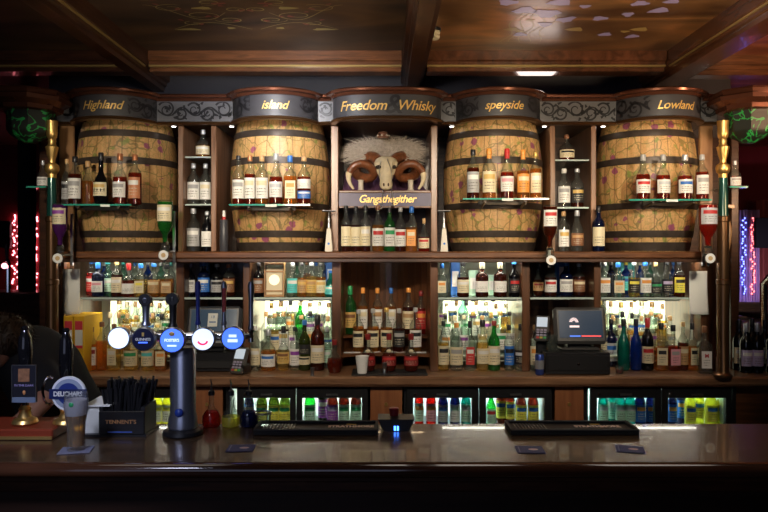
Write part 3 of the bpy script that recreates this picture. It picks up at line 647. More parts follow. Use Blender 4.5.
def build_bottle(parent, h, wd, style, liq, lab, acc, cap, neck=None, two=False):
    pr, c0, fill, (l0, l1) = PROF[style]; r = wd/2; seg = 14; sq = 5 if style == 'square' else 0
    if sq: r *= .96
    prof = [(q*r, z*h) for z, q in pr]
    above = 'clear' if liq in ('amber', 'gold', 'dark', 'red', 'rose') and style != 'wine' else liq
    # insert a ring at the fill line
    fill = fill-random.uniform(.0, .10) if style not in ('beer', 'wine') else fill; zf = fill*h; full = []
    for i, (rr, z) in enumerate(prof):
        if i and prof[i-1][1] < zf < z:
            k = (zf-prof[i-1][1])/(z-prof[i-1][1]); full.append((prof[i-1][0]+(rr-prof[i-1][0])*k, zf))
        full.append((rr, z))
    MB().lathe(full, seg, sq=sq, split=zf).build('glass_body', [GL[liq], GL[above]], parent)
    rn = [q for z, q in pr if z > .8][0]*r
    MB().lathe([(rn*1.18, c0*h), (rn*1.25, c0*h+.002), (rn*1.22, h*.985), (rn*1.0, h)], 12).build('cap', capmat(cap), parent)
    if neck: MB().lathe([(rn*1.12, .80*h), (rn*1.12, (c0-.005)*h)], 12, cap=False).build('neck_label', labmat(neck, acc), parent)
    def shell(za, zb2, cl, nm_='label'):
        vs = []; uvs = []; n_ = 10; arc_ = 72 if not sq else 0
        if sq:
            rr = r*.885*1.03 if 0 else r*1.004
            vs = [(-r*.78, -rr, za*h), (r*.78, -rr, za*h), (r*.78, -rr, zb2*h), (-r*.78, -rr, zb2*h)]; uvs = [(0, 0), (1, 0), (1, 1), (0, 1)]; fs = [(0, 1, 2, 3)]
        else:
            for k in range(n_+1):
                a = math.radians(-90-arc_+2*arc_*k/n_)
                for z in (za, zb2):
                    q = 1
                    for i in range(1, len(pr)):
                        if pr[i-1][0] <= z <= pr[i][0]: q = pr[i-1][1]+(pr[i][1]-pr[i-1][1])*(z-pr[i-1][0])/(pr[i][0]-pr[i-1][0])
                    if style in ('pear', 'round', 'cone'): q = max(q, .97 if style != 'cone' else q)
                    vs.append((q*r*1.02*math.cos(a), q*r*1.02*math.sin(a), z*h)); uvs.append((k/n_, (z-za)/(zb2-za)))
            fs = [(2*k, 2*k+2, 2*k+3, 2*k+1) for k in range(n_)]
        MB().add(vs, fs, 0, uvs).build(nm_, labmat(cl, acc), parent, fix=False)
    if lab:
        if two: shell(l0, l0+(l1-l0)*.42, lab); shell(l0+(l1-l0)*.55, l1+.02, acc, 'upper_label')
        else: shell(l0, l1, lab)
LIQN = {'clear': 'clear', 'amber': 'amber', 'gold': 'golden', 'dark': 'dark brown', 'black': 'black', 'green': 'green', 'teal': 'teal', 'blue': 'bright blue', 'red': 'red', 'rose': 'ruby', 'yellow': 'yellow', 'purple': 'purple', 'olive': 'olive', 'navy': 'navy', 'seagreen': 'pale green'}
def bottle_row(items, z, Y, place, end, group, py0=None, name=None):
    """items: (px, width px, height px, style, liquid, label, accent, cap[, extra dict]); ordered from the end named by 'end'"""
    for i, it in enumerate(items):
        px, wpx, hpx, st, liq, lab, acc, cap = it[:8]; ex = it[8] if len(it) > 8 else {}
        Yb = ex.get('Y', Y); h = hpx*Yb/F; wd = wpx*Yb/F
        look = LIQN[liq]+' bottle'+(' with %s label' % lab if lab else ' with %s cap' % cap)
        lb = '%s, %s from the %s, %s' % (look, ORD[i], end, place)
        kn = ex.get('name') or name or KINDN.get(st, 'whisky_bottle')
        t = thing(kn, ex.get('label', lb), 'bottle', (X(px, Yb), Yb, z+.0006), random.uniform(-.15, .15), group)
        build_bottle(t, h, wd, st, liq, lab, acc, cap, ex.get('neck'), ex.get('two', False))
# barrel shelves (front at Y 3.40-3.545)
bottle_row([(67, 10, 46, 'whisky', 'clear', 'grey', 'black', 'tan', {'Y': 3.50}), (75, 13, 48, 'tall', 'dark', 'white', 'grey', 'black'), (88, 13, 44, 'pear', 'amber', None, 'gold', 'tan', {'Y': 3.50}), (101, 15, 52, 'round', 'black', 'cream', 'gold', 'black'), (120, 14, 51, 'pear', 'rose', 'white', 'grey', 'copper'), (135, 13, 50, 'tall', 'rose', 'copper', 'white', 'copper')],
           SH['h'], 3.46, 'Highland shelf', 'brass pole', 'bottles before the Highland barrel')
bottle_row([(238.5, 12, 49, 'whisky', 'rose', 'white', 'grey', 'navy' if 0 else 'black'), (250, 11, 49, 'tall', 'rose', 'white', 'cream', 'copper'), (262, 12.5, 49, 'tall', 'amber', 'white', 'cream', 'tan'), (276, 13.5, 51, 'pear', 'rose', 'white', 'silver', 'grey'), (290, 13.5, 49, 'square', 'amber', 'cream', 'orange', 'blue'), (304, 13.5, 48, 'whisky', 'rose', 'blue', 'white', 'tan', {'two': True})],
           SH['i'], 3.46, 'island shelf', 'side rack', 'bottles before the island barrel')
bottle_row([(473, 12.5, 49, 'tall', 'dark', 'grey', 'white', 'black'), (489, 13.5, 50, 'tall', 'amber', 'cream', 'gold', 'orange', {'neck': 'orange'}), (507, 13.5, 50, 'pear', 'rose', 'white', 'pink', 'red', {'neck': 'red'}), (523, 12.5, 49, 'whisky', 'amber', 'orange', 'cream', 'orange', {'neck': 'orange'}), (535.5, 11, 47, 'tall', 'amber', 'cream', 'white', 'gold')],
           SH['s'], 3.46, 'speyside shelf', 'centre cabinet', 'bottles before the speyside barrel')
bottle_row([(643, 14, 45, 'pear', 'rose', 'white', 'red', 'grey'), (663, 14, 45, 'pear', 'rose', 'white', 'silver', 'grey'), (685, 14.5, 45, 'pear', 'rose', 'white', 'blue', 'silver'), (702, 12.5, 45, 'tall', 'rose', 'white', 'grey', 'grey')],
           SH['l'], 3.46, 'Lowland shelf', 'speyside end', 'bottles before the Lowland barrel')
# centre cabinet ledge
bottle_row([(346, 10, 46, 'tall', 'dark', 'cream', 'cream', 'black'), (356, 10, 45, 'tall', 'dark', 'cream', 'cream', 'black'), (365.5, 10, 46, 'tall', 'dark', 'cream', 'white', 'black'), (378, 12, 46, 'whisky', 'amber', 'white', 'red', 'brown'), (389.5, 11, 44, 'tall', 'green', 'white', 'green', 'black'), (400.5, 11, 44, 'whisky', 'dark', 'white', 'red', 'grey'), (411.5, 12, 45, 'square', 'amber', 'orange', 'cream', 'blue'), (424, 11, 33, 'squat', 'red', 'cream', 'red', 'tan')],
           ZL, 3.60, 'centre cabinet ledge', 'island barrel end', 'bottles on the centre cabinet ledge')
# narrow racks
R1 = 'bottles in the rack beside the island barrel'; R2 = 'bottles in the rack beside the Lowland barrel'
bottle_row([(203, 14, 28, 'squat', 'amber', 'cream', 'white', 'silver', {'label': 'squat amber bottle alone on the highest shelf of the rack beside the island barrel'})], 2.092, 3.74, '', '', R1)
bottle_row([(193.5, 12, 41, 'tall', 'clear', 'white', 'grey', 'silver', {'label': 'clear bottle with white label, middle shelf of the island rack, nearer the Highland barrel'}), (205.5, 11, 41, 'tall', 'clear', 'white', 'cream', 'silver', {'label': 'clear bottle with white label, middle shelf of the island rack, nearer the island barrel'})], 1.842, 3.74, '', '', R1)
bottle_row([(193.5, 13, 43, 'tall', 'clear', 'grey', 'white', 'silver', {'label': 'clear bottle with grey label at the foot of the rack beside the island barrel'}), (207, 11, 40, 'whisky', 'black', 'white', 'white', 'silver', {'label': 'black bottle with white label at the foot of the rack beside the island barrel'})], ZL, 3.72, '', '', R1)
bottle_row([(566.5, 15, 26, 'squat', 'rose', 'cream', 'black', 'brown', {'label': 'squat ruby bottle alone on the highest shelf of the rack beside the Lowland barrel'})], 2.076, 3.74, '', '', R2)
bottle_row([(564, 12, 39, 'tall', 'clear', 'white', 'grey', 'white', {'label': 'clear bottle with white label on the middle shelf of the Lowland rack'}), (577, 13, 39, 'whisky', 'dark', 'black', 'gold', 'silver', {'label': 'smoky brown bottle with black and gold label, middle shelf of the Lowland rack'})], 1.826, 3.74, '', '', R2)
bottle_row([(563.5, 11, 40, 'tall', 'clear', 'white', 'gold', 'tan', {'label': 'slender clear bottle with white label at the foot of the Lowland rack'}), (577, 13, 41, 'pear', 'clear', 'brown', 'tan', 'silver', {'label': 'pear-shaped clear bottle with brown label at the foot of the Lowland rack'})], ZL, 3.72, '', '', R2)
bottle_row([(598.5, 12, 45, 'tall', 'navy', 'cream', 'cream', 'black', {'label': 'navy bottle with cream label on the ledge between rack and Lowland barrel'})], ZL, 3.60, '', '', None)
# lower bays, glass shelf
bottle_row([(92, 11, 36, 'tall', 'red', 'red', 'white', 'navy' if 0 else 'blue', {'Y': 3.80}), (98, 12, 34, 'wine', 'navy', 'white', 'pink', 'blue'), (108, 12, 35, 'whisky', 'seagreen', 'mint', 'white', 'turquoise', {'Y': 3.80}), (117, 11, 36, 'tall', 'dark', 'cream', 'white', 'tan'), (129, 14, 33, 'squat', 'rose', 'white', 'white', 'red', {'neck': 'red'}), (141, 12, 33, 'square', 'gold', 'cream', 'yellow', 'blue'), (154, 12, 33, 'whisky', 'amber', 'tan', 'cream', 'blue'), (167, 13, 32, 'square', 'amber', 'tan', 'cream', 'black')],
           ZS, 3.72, 'glass shelf', 'note above the binders', 'bottles on the glass shelf above the binders')
bottle_row([(104, 9, 32, 'tall', 'blue', None, 'blue', 'silver'), (123, 9, 33, 'tall', 'seagreen', None, 'blue', 'turquoise'), (135, 9, 32, 'tall', 'clear', None, 'blue', 'blue'), (148, 9, 33, 'whisky', 'blue', None, 'blue', 'silver'), (161, 9, 32, 'tall', 'seagreen', None, 'blue', 'silver'), (171, 8, 32, 'tall', 'clear', None, 'blue', 'turquoise')],
           ZS, 3.93, 'behind the front row', 'pinned note', 'rear bottles on the glass shelf above the binders')
bottle_row([(190, 11, 32, 'whisky', 'black', 'white', 'grey', 'lilac'), (204, 12, 34, 'tall', 'navy', 'navy' if 0 else 'blue', 'white', 'blue'), (217, 12, 32, 'whisky', 'black', 'grey', 'black', 'silver'), (229, 12, 32, 'tall', 'dark', 'brown', 'gold', 'copper')],
           ZS, 3.78, 'shelf over the marked till', 'Highland side', 'bottles on the shelf over the marked till')
bottle_row([(259, 11, 34, 'tall', 'black', 'brown', 'grey', 'black'), (292.5, 11, 34, 'tall', 'clear', 'turquoise', 'white', 'silver'), (302, 10, 34, 'whisky', 'amber', 'tan', 'gold', 'black'), (311.5, 11, 34, 'whisky', 'gold', 'gold', 'tan', 'silver'), (321, 10, 33, 'whisky', 'amber', 'cream', 'gold', 'black'), (331, 13, 26, 'cone', 'teal', 'turquoise', 'white', 'blue')],
           ZS, 3.72, 'shelf with wooden gift box', 'till side', 'bottles on the shelf beside the wooden gift box')
bottle_row([(266, 9, 32, 'tall', 'navy', None, 'blue', 'black'), (297, 8, 32, 'tall', 'seagreen', None, 'blue', 'black'), (307, 8, 33, 'tall', 'amber', None, 'blue', 'brown'), (316, 8, 32, 'tall', 'clear', None, 'blue', 'blue'), (326, 8, 33, 'tall', 'blue', None, 'blue', 'blue')],
           ZS, 3.93, 'rear of gift box shelf', 'till side', 'rear bottles on the gift box shelf')
bottle_row([(442, 11, 33, 'square', 'clear', 'cream', 'orange', 'blue'), (463, 12, 34, 'whisky', 'dark', 'cream', 'white', 'black'), (482, 13, 34, 'wine', 'dark', 'white', 'white', 'cream'), (500, 13, 34, 'wine', 'dark', 'white', 'white', 'cream'), (514, 11, 36, 'whisky', 'black', 'black', 'red', 'blue')],
           ZS, 3.72, 'speyside glass shelf', 'centre cabinet', 'bottles on the glass shelf below the speyside barrel')
bottle_row([(538, 11, 32, 'round', 'dark', 'tan', 'maroon', 'black'), (550.5, 12, 32, 'whisky', 'dark', 'white', 'red', 'black'), (566, 13, 33, 'whisky', 'navy', 'white', 'grey', 'blue'), (579, 12, 32, 'whisky', 'dark', 'brown', 'cream', 'silver')],
           ZS, 3.80, 'shelf over lit screen', 'card reader', 'bottles on the shelf over the lit till screen')
bottle_row([(604, 12, 35, 'tall', 'clear', 'white', 'orange', 'grey'), (618, 13, 34, 'square', 'clear', 'cream', 'orange', 'blue'), (634, 11, 35, 'whisky', 'gold', 'black', 'yellow', 'silver'), (645, 12, 35, 'tall', 'clear', 'white', 'orange', 'blue'), (655.5, 12, 36, 'squat', 'clear', 'black', 'green', 'tan'), (667, 11, 35, 'whisky', 'clear', 'black', 'lilac', 'black'), (679, 11, 36, 'tall', 'dark', 'yellow', 'black', 'black')],
           ZS, 3.72, 'Lowland glass shelf', 'till side', 'bottles on the glass shelf below the Lowland barrel')
bottle_row([(611, 8, 33, 'tall', 'navy', None, 'blue', 'silver'), (626, 9, 33, 'tall', 'blue', 'turquoise', 'blue', 'yellow'), (640, 8, 33, 'tall', 'blue', None, 'blue', 'white'), (650, 8, 33, 'tall', 'seagreen', None, 'blue', 'silver'), (673, 8, 33, 'tall', 'blue', None, 'blue', 'blue')],
           ZS, 3.93, 'rear of Lowland shelf', 'till side', 'rear bottles on the glass shelf below the Lowland barrel')
# counter front rows
bottle_row([(92, 10, 43, 'tall', 'amber', 'white', 'maroon', 'brown'), (102, 12, 48, 'whisky', 'amber', None, 'gold', 'brown'), (114, 12, 46, 'square', 'gold', 'cream', 'white', 'brown'), (131, 14, 40, 'whisky', 'gold', 'cream', 'green', 'black'), (148, 13, 40, 'whisky', 'gold', 'cream', 'turquoise', 'black'), (161, 12, 40, 'square', 'amber', 'cream', 'orange', 'black')],
           ZK, 3.70, 'on the counter', 'yellow binders', 'front bottles on the counter beside the binders')
bottle_row([(255.5, 10, 44, 'whisky', 'clear', 'cream', 'white', 'white'), (268.5, 15, 41, 'squat', 'amber', 'white', 'blue', 'silver'), (283.5, 13, 44, 'round', 'gold', 'gold', 'brown', 'black'), (295, 11, 43, 'whisky', 'clear', 'white', 'purple', 'black'), (304.5, 12, 50, 'whisky', 'olive', 'cream', 'black', 'blue', {'two': True}), (317.5, 14, 55, 'wine', 'dark', 'cream', 'white', 'black'), (327, 9, 42, 'pear', 'clear', 'mint', 'white', 'silver', {'Y': 3.76}), (334.5, 15, 33, 'round', 'rose', None, 'gold', 'maroon', {'Y': 3.62, 'name': 'whisky_decanter'})],
           ZK, 3.70, 'on the counter', 'card terminal', 'front bottles on the counter below the island barrel')
bottle_row([(443.5, 11, 49, 'whisky', 'gold', 'cream', 'black', 'black'), (456.5, 13, 47, 'whisky', 'clear', 'cream', 'grey', 'orange'), (470, 11, 49, 'square', 'clear', 'red', 'white', 'black'), (482.5, 13, 50, 'pear', 'gold', 'cream', 'white', 'black'), (494, 12, 49, 'whisky', 'green', 'cream', 'white', 'maroon'), (509, 10, 45, 'tall', 'clear', 'blue', 'black', 'black'), (521, 14, 46, 'pear', 'clear', 'black', 'silver', 'black'), (535, 11, 45, 'tall', 'clear', 'cream', 'orange', 'tan')],
           ZK, 3.70, 'on the counter', 'centre cabinet', 'front bottles on the counter below the speyside barrel')
bottle_row([(611, 11, 47, 'whisky', 'navy', 'silver', 'blue', 'black', {'Y': 3.82}), (623.5, 12, 51, 'pear', 'teal', None, 'teal' if 0 else 'green', 'black'), (636, 11.5, 51, 'pear', 'blue', None, 'blue', 'black'), (647.5, 11.5, 52, 'wine', 'black', 'cream', 'red', 'red', {'neck': 'gold'}), (661, 13, 47, 'square', 'amber', 'cream', 'black', 'black'), (673, 13, 45, 'square', 'rose', 'pink', 'grey', 'black'), (683, 10, 48, 'whisky', 'dark', 'tan', 'cream', 'tan'), (692, 11, 47, 'square', 'amber', 'cream', 'black', 'black'), (704.5, 13, 47, 'square', 'clear', 'white', 'white', 'brown', {'Y': 3.605})],
           ZK, 3.70, 'on the counter', 'lit till', 'front bottles on the counter below the Lowland barrel')
mlt = [o for o in bpy.data.objects if o.get('label', '').startswith('clear bottle with white label, ninth from the lit till')][0]
text_on('letter', 'M', .026, lambda u, v: (u, -.0345, .092+v), mat('red print', (.5, .03, .03)), mlt, 0, .001)
mlt['label'] = 'clear square bottle with white label marked M at the counter end beside the post'
# bottles on the stepped stands (random, seeded per bay)
RN = random.Random(11)
def stand_row(bay, tier, xs_, place, end, pal, sty=('tall', 'whisky', 'whisky', 'square', 'pear')):
    y = (YT[tier][0]+YT[tier][1])/2-.005; items = []
    for px in xs_:
        liq = RN.choice(pal); items.append((px, RN.uniform(9, 11.5), RN.uniform(38, 43) if tier == 0 else RN.uniform(36, 40) if tier == 1 else RN.uniform(30, 34), RN.choice(sty), liq,
                      RN.choice(['white', 'cream', 'white', 'white', 'cream', 'mint', None, None]), RN.choice(['grey', 'gold', 'blue', 'green', 'orange', 'purple']), RN.choice(['tan', 'cream', 'black', 'tan', 'gold', 'tan', 'cream'])))
    bottle_row(items, YT[tier][2], y, place, end, 'bottles on the stand, %s' % place)
tn = ['lowest step', 'second step', 'top step']
bright = ['clear', 'clear', 'gold', 'clear', 'gold', 'clear']
for ti in range(3):
    sh = 5*(ti % 2)
    def spread(b0, b1, n_, ti=ti):
        y = (YT[ti][0]+YT[ti][1])/2-.005; a, b = X(b0, YD)+.055, X(b1, YD)-.035; k_ = [a+(b-a)*(i+(.25 if ti % 2 else 0))/(n_-.7 if ti % 2 else n_-1) for i in range(n_)]
        return [384+q*F/y for q in k_]
    stand_row(0, ti, spread(87, 176, 9 if ti < 2 else 8), tn[ti]+', binder bay', 'binders', bright)
    stand_row(2, ti, spread(250, 332, 8 if ti < 1 else 7), tn[ti]+', island bay', 'till side', ['clear', 'clear', 'green', 'clear', 'gold', 'clear', 'clear'] if ti else ['clear', 'clear', 'dark', 'gold', 'clear'])
    stand_row(3, ti, spread(438, 522, 8 if ti < 1 else 7), tn[ti]+', speyside bay', 'centre cabinet', ['clear', 'clear', 'clear', 'clear', 'gold', 'clear', 'clear', 'seagreen'])
    stand_row(5, ti, spread(603, 690, 8 if ti < 1 else 7), tn[ti]+', Lowland bay', 'lit till', bright if ti else ['gold', 'clear', 'gold', 'clear'])
# centre recess
bottle_row([(350, 13, 48, 'wine', 'green', 'gold', 'brown', 'green'), (363, 10, 46, 'tall', 'amber', 'white', 'cream', 'orange'), (377.5, 10, 46, 'tall', 'amber', 'white', 'tan', 'orange'), (391, 10, 46, 'tall', 'amber', 'white', 'cream', 'blue'), (408.5, 12, 46, 'whisky', 'dark', 'cream', 'tan', 'orange'), (421, 11, 43, 'tall', 'red', 'red', 'orange', 'maroon')],
           1.128, 3.94, 'upper curved step', 'green wine end', 'bottles on the upper curved step')
bottle_row([(358.5, 11, 42, 'whisky', 'amber', 'cream', 'black', 'grey'), (373, 12, 43, 'whisky', 'amber', 'cream', 'black', 'grey'), (386.5, 12, 44, 'whisky', 'amber', 'cream', 'black', 'gold'), (399, 12, 43, 'whisky', 'dark', 'black', 'grey', 'grey'), (415.5, 12, 44, 'whisky', 'amber', 'white', 'black', 'grey')],
           1.048, 3.80, 'lower curved step', 'white cup side', 'bottles on the lower curved step')
for nme, px in (('standing partly behind the white cup', 368), ('behind the steel jigger on the mat', 389), ('on the mat nearer the speyside bay', 411)):
    Yd = 3.64; t = thing('whisky_decanter', 'bulbous ruby decanter with cream neck label %s' % nme, 'bottle', (X(px, Yd), Yd, ZK+.006), 0, 'ruby decanters on the black mat')
    build_bottle(t, 37*Yd/F, 15*Yd/F, 'round', 'rose', 'maroon', 'red', 'maroon'); MB().sphere((0, -.018, .105), (.013, .006, .009)).build('neck_label', mat('cream plate', (.7, .6, .4)), t)
tag(MB().box(X(352, 3.6), X(427, 3.6), 3.53, 3.71, ZK, ZK+.005, bev=.001).build('bar_mat', M_blackm), 'thin black rubber mat under the white cup and the ruby decanters', 'mat')
t = thing('paper_cup', 'plain white cup standing before the ruby decanters', 'cup', (X(362, 3.56), 3.575, ZK+.006)); MB().lathe([(.024, 0), (.034, .085), (.036, .087), (.033, .087), (.0235, .004)], 24).build('cup_body', M_white, t)
t = thing('jigger', 'small steel spirit jigger on the black mat in front of the middle decanter', 'jigger', (X(384.5, 3.54), 3.56, ZK+.006)); MB().lathe([(.011, 0), (.010, .02), (.008, .024), (.011, .028), (.012, .055), (.011, .055), (.008, .03)], 18).build('measure', M_steel, t)
t = thing('jigger', 'small steel jigger on the counter edge below the island bay', 'jigger', (X(312.5, 3.54), 3.54, ZK)); MB().lathe([(.011, 0), (.009, .012), (.011, .04), (.010, .04), (.008, .014)], 18).build('measure', M_steel, t)
# black tube bottle by island barrel
t = thing('bottle_tube', 'tall dark grey bottle tube with red-capped bottle neck beside the island barrel', 'bottle tube', (X(224, 3.60), 3.60, ZL+.0005)); MB().lathe([(.021, 0), (.022, .002), (.022, .16), (.020, .163)], 20).build('tube', mat('grey tube', (.05, .05, .06), .4), t)
MB().lathe([(.009, .163), (.009, .185), (.008, .21)], 14).build('neck', capmat('white'), t); MB().lathe([(.0105, .163), (.0105, .178)], 14).build('cap', capmat('red'), t)
# boxes among the bottles
def carton(label, px, wpx, py0, hpx, Y, z, c, rz=0, name='bottle_carton'):
    t = thing(name, label, 'box', (X(px, Y), Y, z+.0005), rz); h = hpx*Y/F; w2 = wpx*Y/F/2
    MB().box(-w2, w2, -w2*.9, w2*.9, 0, h, bev=.001).build('carton_body', mat(c+' carton', LC[c], .45, noise=.15), t)
    MB().box(-w2*.7, w2*.7, -w2*.9-.0008, -w2*.9, h*.25, h*.7).build('printed_panel', labmat('white' if c != 'white' else 'cream', c), t)
carton('bright blue tall carton between the bottles near the centre cabinet', 455, 9, 0, 34, 3.86, ZS, 'blue')
carton('pale green carton behind the cream-labelled bottles under the speyside barrel', 473, 9, 0, 25, 3.84, ZS, 'mint'); carton('mint carton between the two white-labelled dark bottles', 491, 7, 0, 20, 3.86, ZS, 'mint')
carton('blue carton at the far end of the gift box shelf', 331, 9, 0, 37, 3.87, ZS, 'blue')
carton('turquoise patterned carton behind the Lowland shelf bottles', 626, 13, 0, 34, 4.02, ZS, 'turquoise')
carton('deep blue carton behind the bottles over the marked till', 204, 10, 0, 38, 4.0, ZS, 'blue')
carton('deep blue carton behind the bottles over the lit till screen', 562, 12, 0, 38, 4.0, ZS, 'blue')
t = thing('wooden_gift_box', 'pale wooden gift box with frame and round glowing window, on the island glass shelf', 'gift box', (X(275, 3.72), 3.72, ZS+.0005))
bw = .053
MB().box(-bw, bw, -.035, .035, 0, .012, bev=.002).build('base', W_tan, t); MB().box(-bw, bw, -.035, .035, .168, .180, bev=.002).build('top', W_tan, t)
for s_ in (-1, 1): MB().box(min(s_*bw, s_*(bw-.008)), max(s_*bw, s_*(bw-.008)), -.03, .03, .012, .168).build('side_post', W_tan, t)
MB().box(-bw*.8, bw*.8, -.026, .026, .012, .15, bev=.002).build('inner_case', M_cream, t); MB().box(-bw*1.0, bw*1.0, -.033, -.029, .13, .138).build('crossbar', W_tan, t); MB().box(-bw*1.0, bw*1.0, -.033, -.029, .028, .036).build('crossbar', W_tan, t)
MB().disc((0, -.028, .09), .028, .002, 24).build('round_window', mat('opal window', (.9, .85, .7), .4, emit=(1, .88, .6), es=.5), t)

# pale tapered corkscrews on the ledge
for px, w_ in ((329, 'beside the island barrel'), (444, 'beside the speyside barrel')):
    t = thing('corkscrew', 'pale tapered wooden corkscrew stand with steel T handle %s' % w_, 'corkscrew', (X(px, 3.6), 3.595, ZL+.0005))
    MB().lathe([(.026, 0), (.026, .01), (.014, .115), (.012, .118)], 4, sq=0).build('wooden_body', mat('ivory wood', (.62, .56, .46), .5), t)
    MB().tube([(0, 0, .118), (0, 0, .205)], .0035).build('screw_rod', M_steel, t); MB().tube([(-.033, 0, .208), (.033, 0, .208)], .005).build('handle', M_steel, t)
    MB().lathe([(.009, .12), (.009, .135), (.006, .15), (.009, .165), (.005, .18)], 12).build('collar', M_steel, t)
    MB().disc((0, -.02, .04), .006, .004, 12).build('badge', capmat('blue'), t)

# optics: hung bottles and their measures
def optic(px, y0, y1, Y, liq, lab, acc, w_, wpx, desc):
    zt_ = Z(y0, Y); h = (y1-y0)*.52*Y/F*1.6; hb = 37*Y/F*1.15
    t = thing('optic_bottle', '%s hung neck down in an optic %s' % (desc, w_), 'bottle', (X(px, Y), Y, zt_)); r = wpx*Y/F/2
    pr = [(r*.30, -hb), (r*.34, -hb*.82), (r*.62, -hb*.74), (r*.95, -hb*.62), (r, -hb*.55), (r, -.01), (r*.85, -.002), (r*.6, 0)]
    MB().lathe(pr, 18, split=-hb*.2).build('glass_body', [GL[liq], GL['clear']], t)
    vs = []; uvs = []
    for k in range(11):
        a = math.radians(-160+14*k)
        for z in (-hb*.50, -hb*.12): vs.append((r*1.02*math.cos(a), r*1.02*math.sin(a), z)); uvs.append((k/10, 0 if z < -hb*.3 else 1))
    MB().add(vs, [(2*k, 2*k+2, 2*k+3, 2*k+1) for k in range(10)], 0, uvs).build('label', labmat(lab, acc), t, fix=False)
    zn = zt_-hb
    t = thing('optic_measure', 'round-badged chrome spirit optic under the hung bottle %s' % w_, 'optic', (X(px, Y), Y, zn))
    MB().lathe([(.008, -.075), (.010, -.068), (.010, -.05), (.018, -.045), (.020, -.038), (.020, -.010), (.014, 0), (.010, .001)], 16).build('measure_chamber', GL['clear'], t)
    MB().lathe([(.012, -.012), (.017, -.002), (.012, .004)], 16).build('collar', M_chrome, t)
    MB().tube([(.0, 0, -.045), (.018, .05, -.045), (.018, .10, -.045)], .005).build('bracket_arm', M_steel, t)
    MB().box(.012, .024, .085, .097, -.10, .16).build('bracket_rail', M_steel, t)
    b = MB().disc((0, -.026, -.062), .024, .006, 24).build('badge', M_white, t); MB().disc((0, -.0275, -.062), .011, .0016, 20).build('emblem', mat('gold emblem', (.55, .38, .18)), b); MB().disc((0, -.0245, -.062), .0262, .005, 24).build('rim', M_chrome, b)
    MB().tube([(0, 0, -.075), (0, -.004, -.10)], [.007, .005]).build('spout', M_black, t)
optic(60, 203, 262, 3.42, 'purple', 'cream', 'purple', 'beside the brass-topped pole', 14, 'part purple bottle with cream label')
optic(165, 200, 262, 3.45, 'green', 'cream', 'white', 'beside the Highland barrel', 15, 'dark green bottle with cream label')
optic(550, 205, 265, 3.45, 'dark', 'white', 'red', 'beside the speyside barrel', 14, 'dark white-labelled bottle')
optic(708, 203, 262, 3.42, 'red', 'silver', 'red', 'beside the Lowland end pole', 17, 'rounded red bottle')

# ------------------------------------------------------------------ skull shelf in the centre cabinet
YS = 3.62
t = thing('skull_shelf', 'purple sign shelf lettered in gold below the ram skull', 'shelf', (cxm, YS, Z(208, YS)))
hx = (X(431, 3.66)-X(339, 3.66))/2-.002; xo = (X(431, 3.66)+X(339, 3.66))/2; t.location.x = xo
MB().box(-hx, hx, 0, .30, .078, .092, bev=.003).build('top_board', W_mid, t)
MB().box(-hx, hx, .005, .02, .006, .078).build('sign_board', mat('purple sign paint', (.05, .032, .09), .4, noise=.3, nscale=25), t)
MB().box(-hx, hx, -.002, .03, 0, .010, bev=.002).build('bottom_rail', W_mid, t)
text_on('lettering', 'Gangsthegither', .056, lambda u, v: (u*.93+.01, .0035, .046+v), M_gold, t, .3, .0005, .93)
ZQ = t.location.z+.0925
sk = thing('ram_skull', 'cream ram skull with brown curled horns on the purple lettered shelf', 'skull', (X(386, 3.68), 3.68, ZQ+.003))
def sp(px, py, dy): return ((px-386)*3.68/F, dy, Z(py, 3.68)-ZQ)
secs = [(157, .03, 7, .05), (160, .0, 10.5, .06), (164, -.015, 12, .06), (168, -.03, 11.5, .055), (172, -.04, 10, .045), (177, -.055, 7.5, .038), (182, -.068, 6, .03), (187, -.078, 6.5, .026), (190.5, -.080, 5, .020), (192, -.078, 2.5, .012)]
vs = []; sg_ = 18
for py, dy, hwp, dep in secs:
    for i in range(sg_):
        a = 2*math.pi*i/sg_; x = hwp*3.68/F*math.cos(a); y = dep*math.sin(a)*(.7 if math.sin(a) > 0 else 1)
        if 165 < py < 175 and .15 < abs(math.cos(a)) < .93 and math.sin(a) < 0 and abs(abs(math.cos(a))-.72) < .22: y += .018
        vs.append((x, dy+y, Z(py, 3.68)-ZQ))
n_ = len(secs); fs = [(j*sg_+i, (j+1)*sg_+i, (j+1)*sg_+(i+1) % sg_, j*sg_+(i+1) % sg_) for j in range(n_-1) for i in range(sg_)]+[tuple(range(sg_)), tuple((n_-1)*sg_+i for i in reversed(range(sg_)))]
M_bone = mat('bone', (.66, .55, .36), .5, noise=.25, nscale=40, bump=.3)
MB().add(vs, fs).build('cranium', M_bone, sk)
eyes = MB(); 
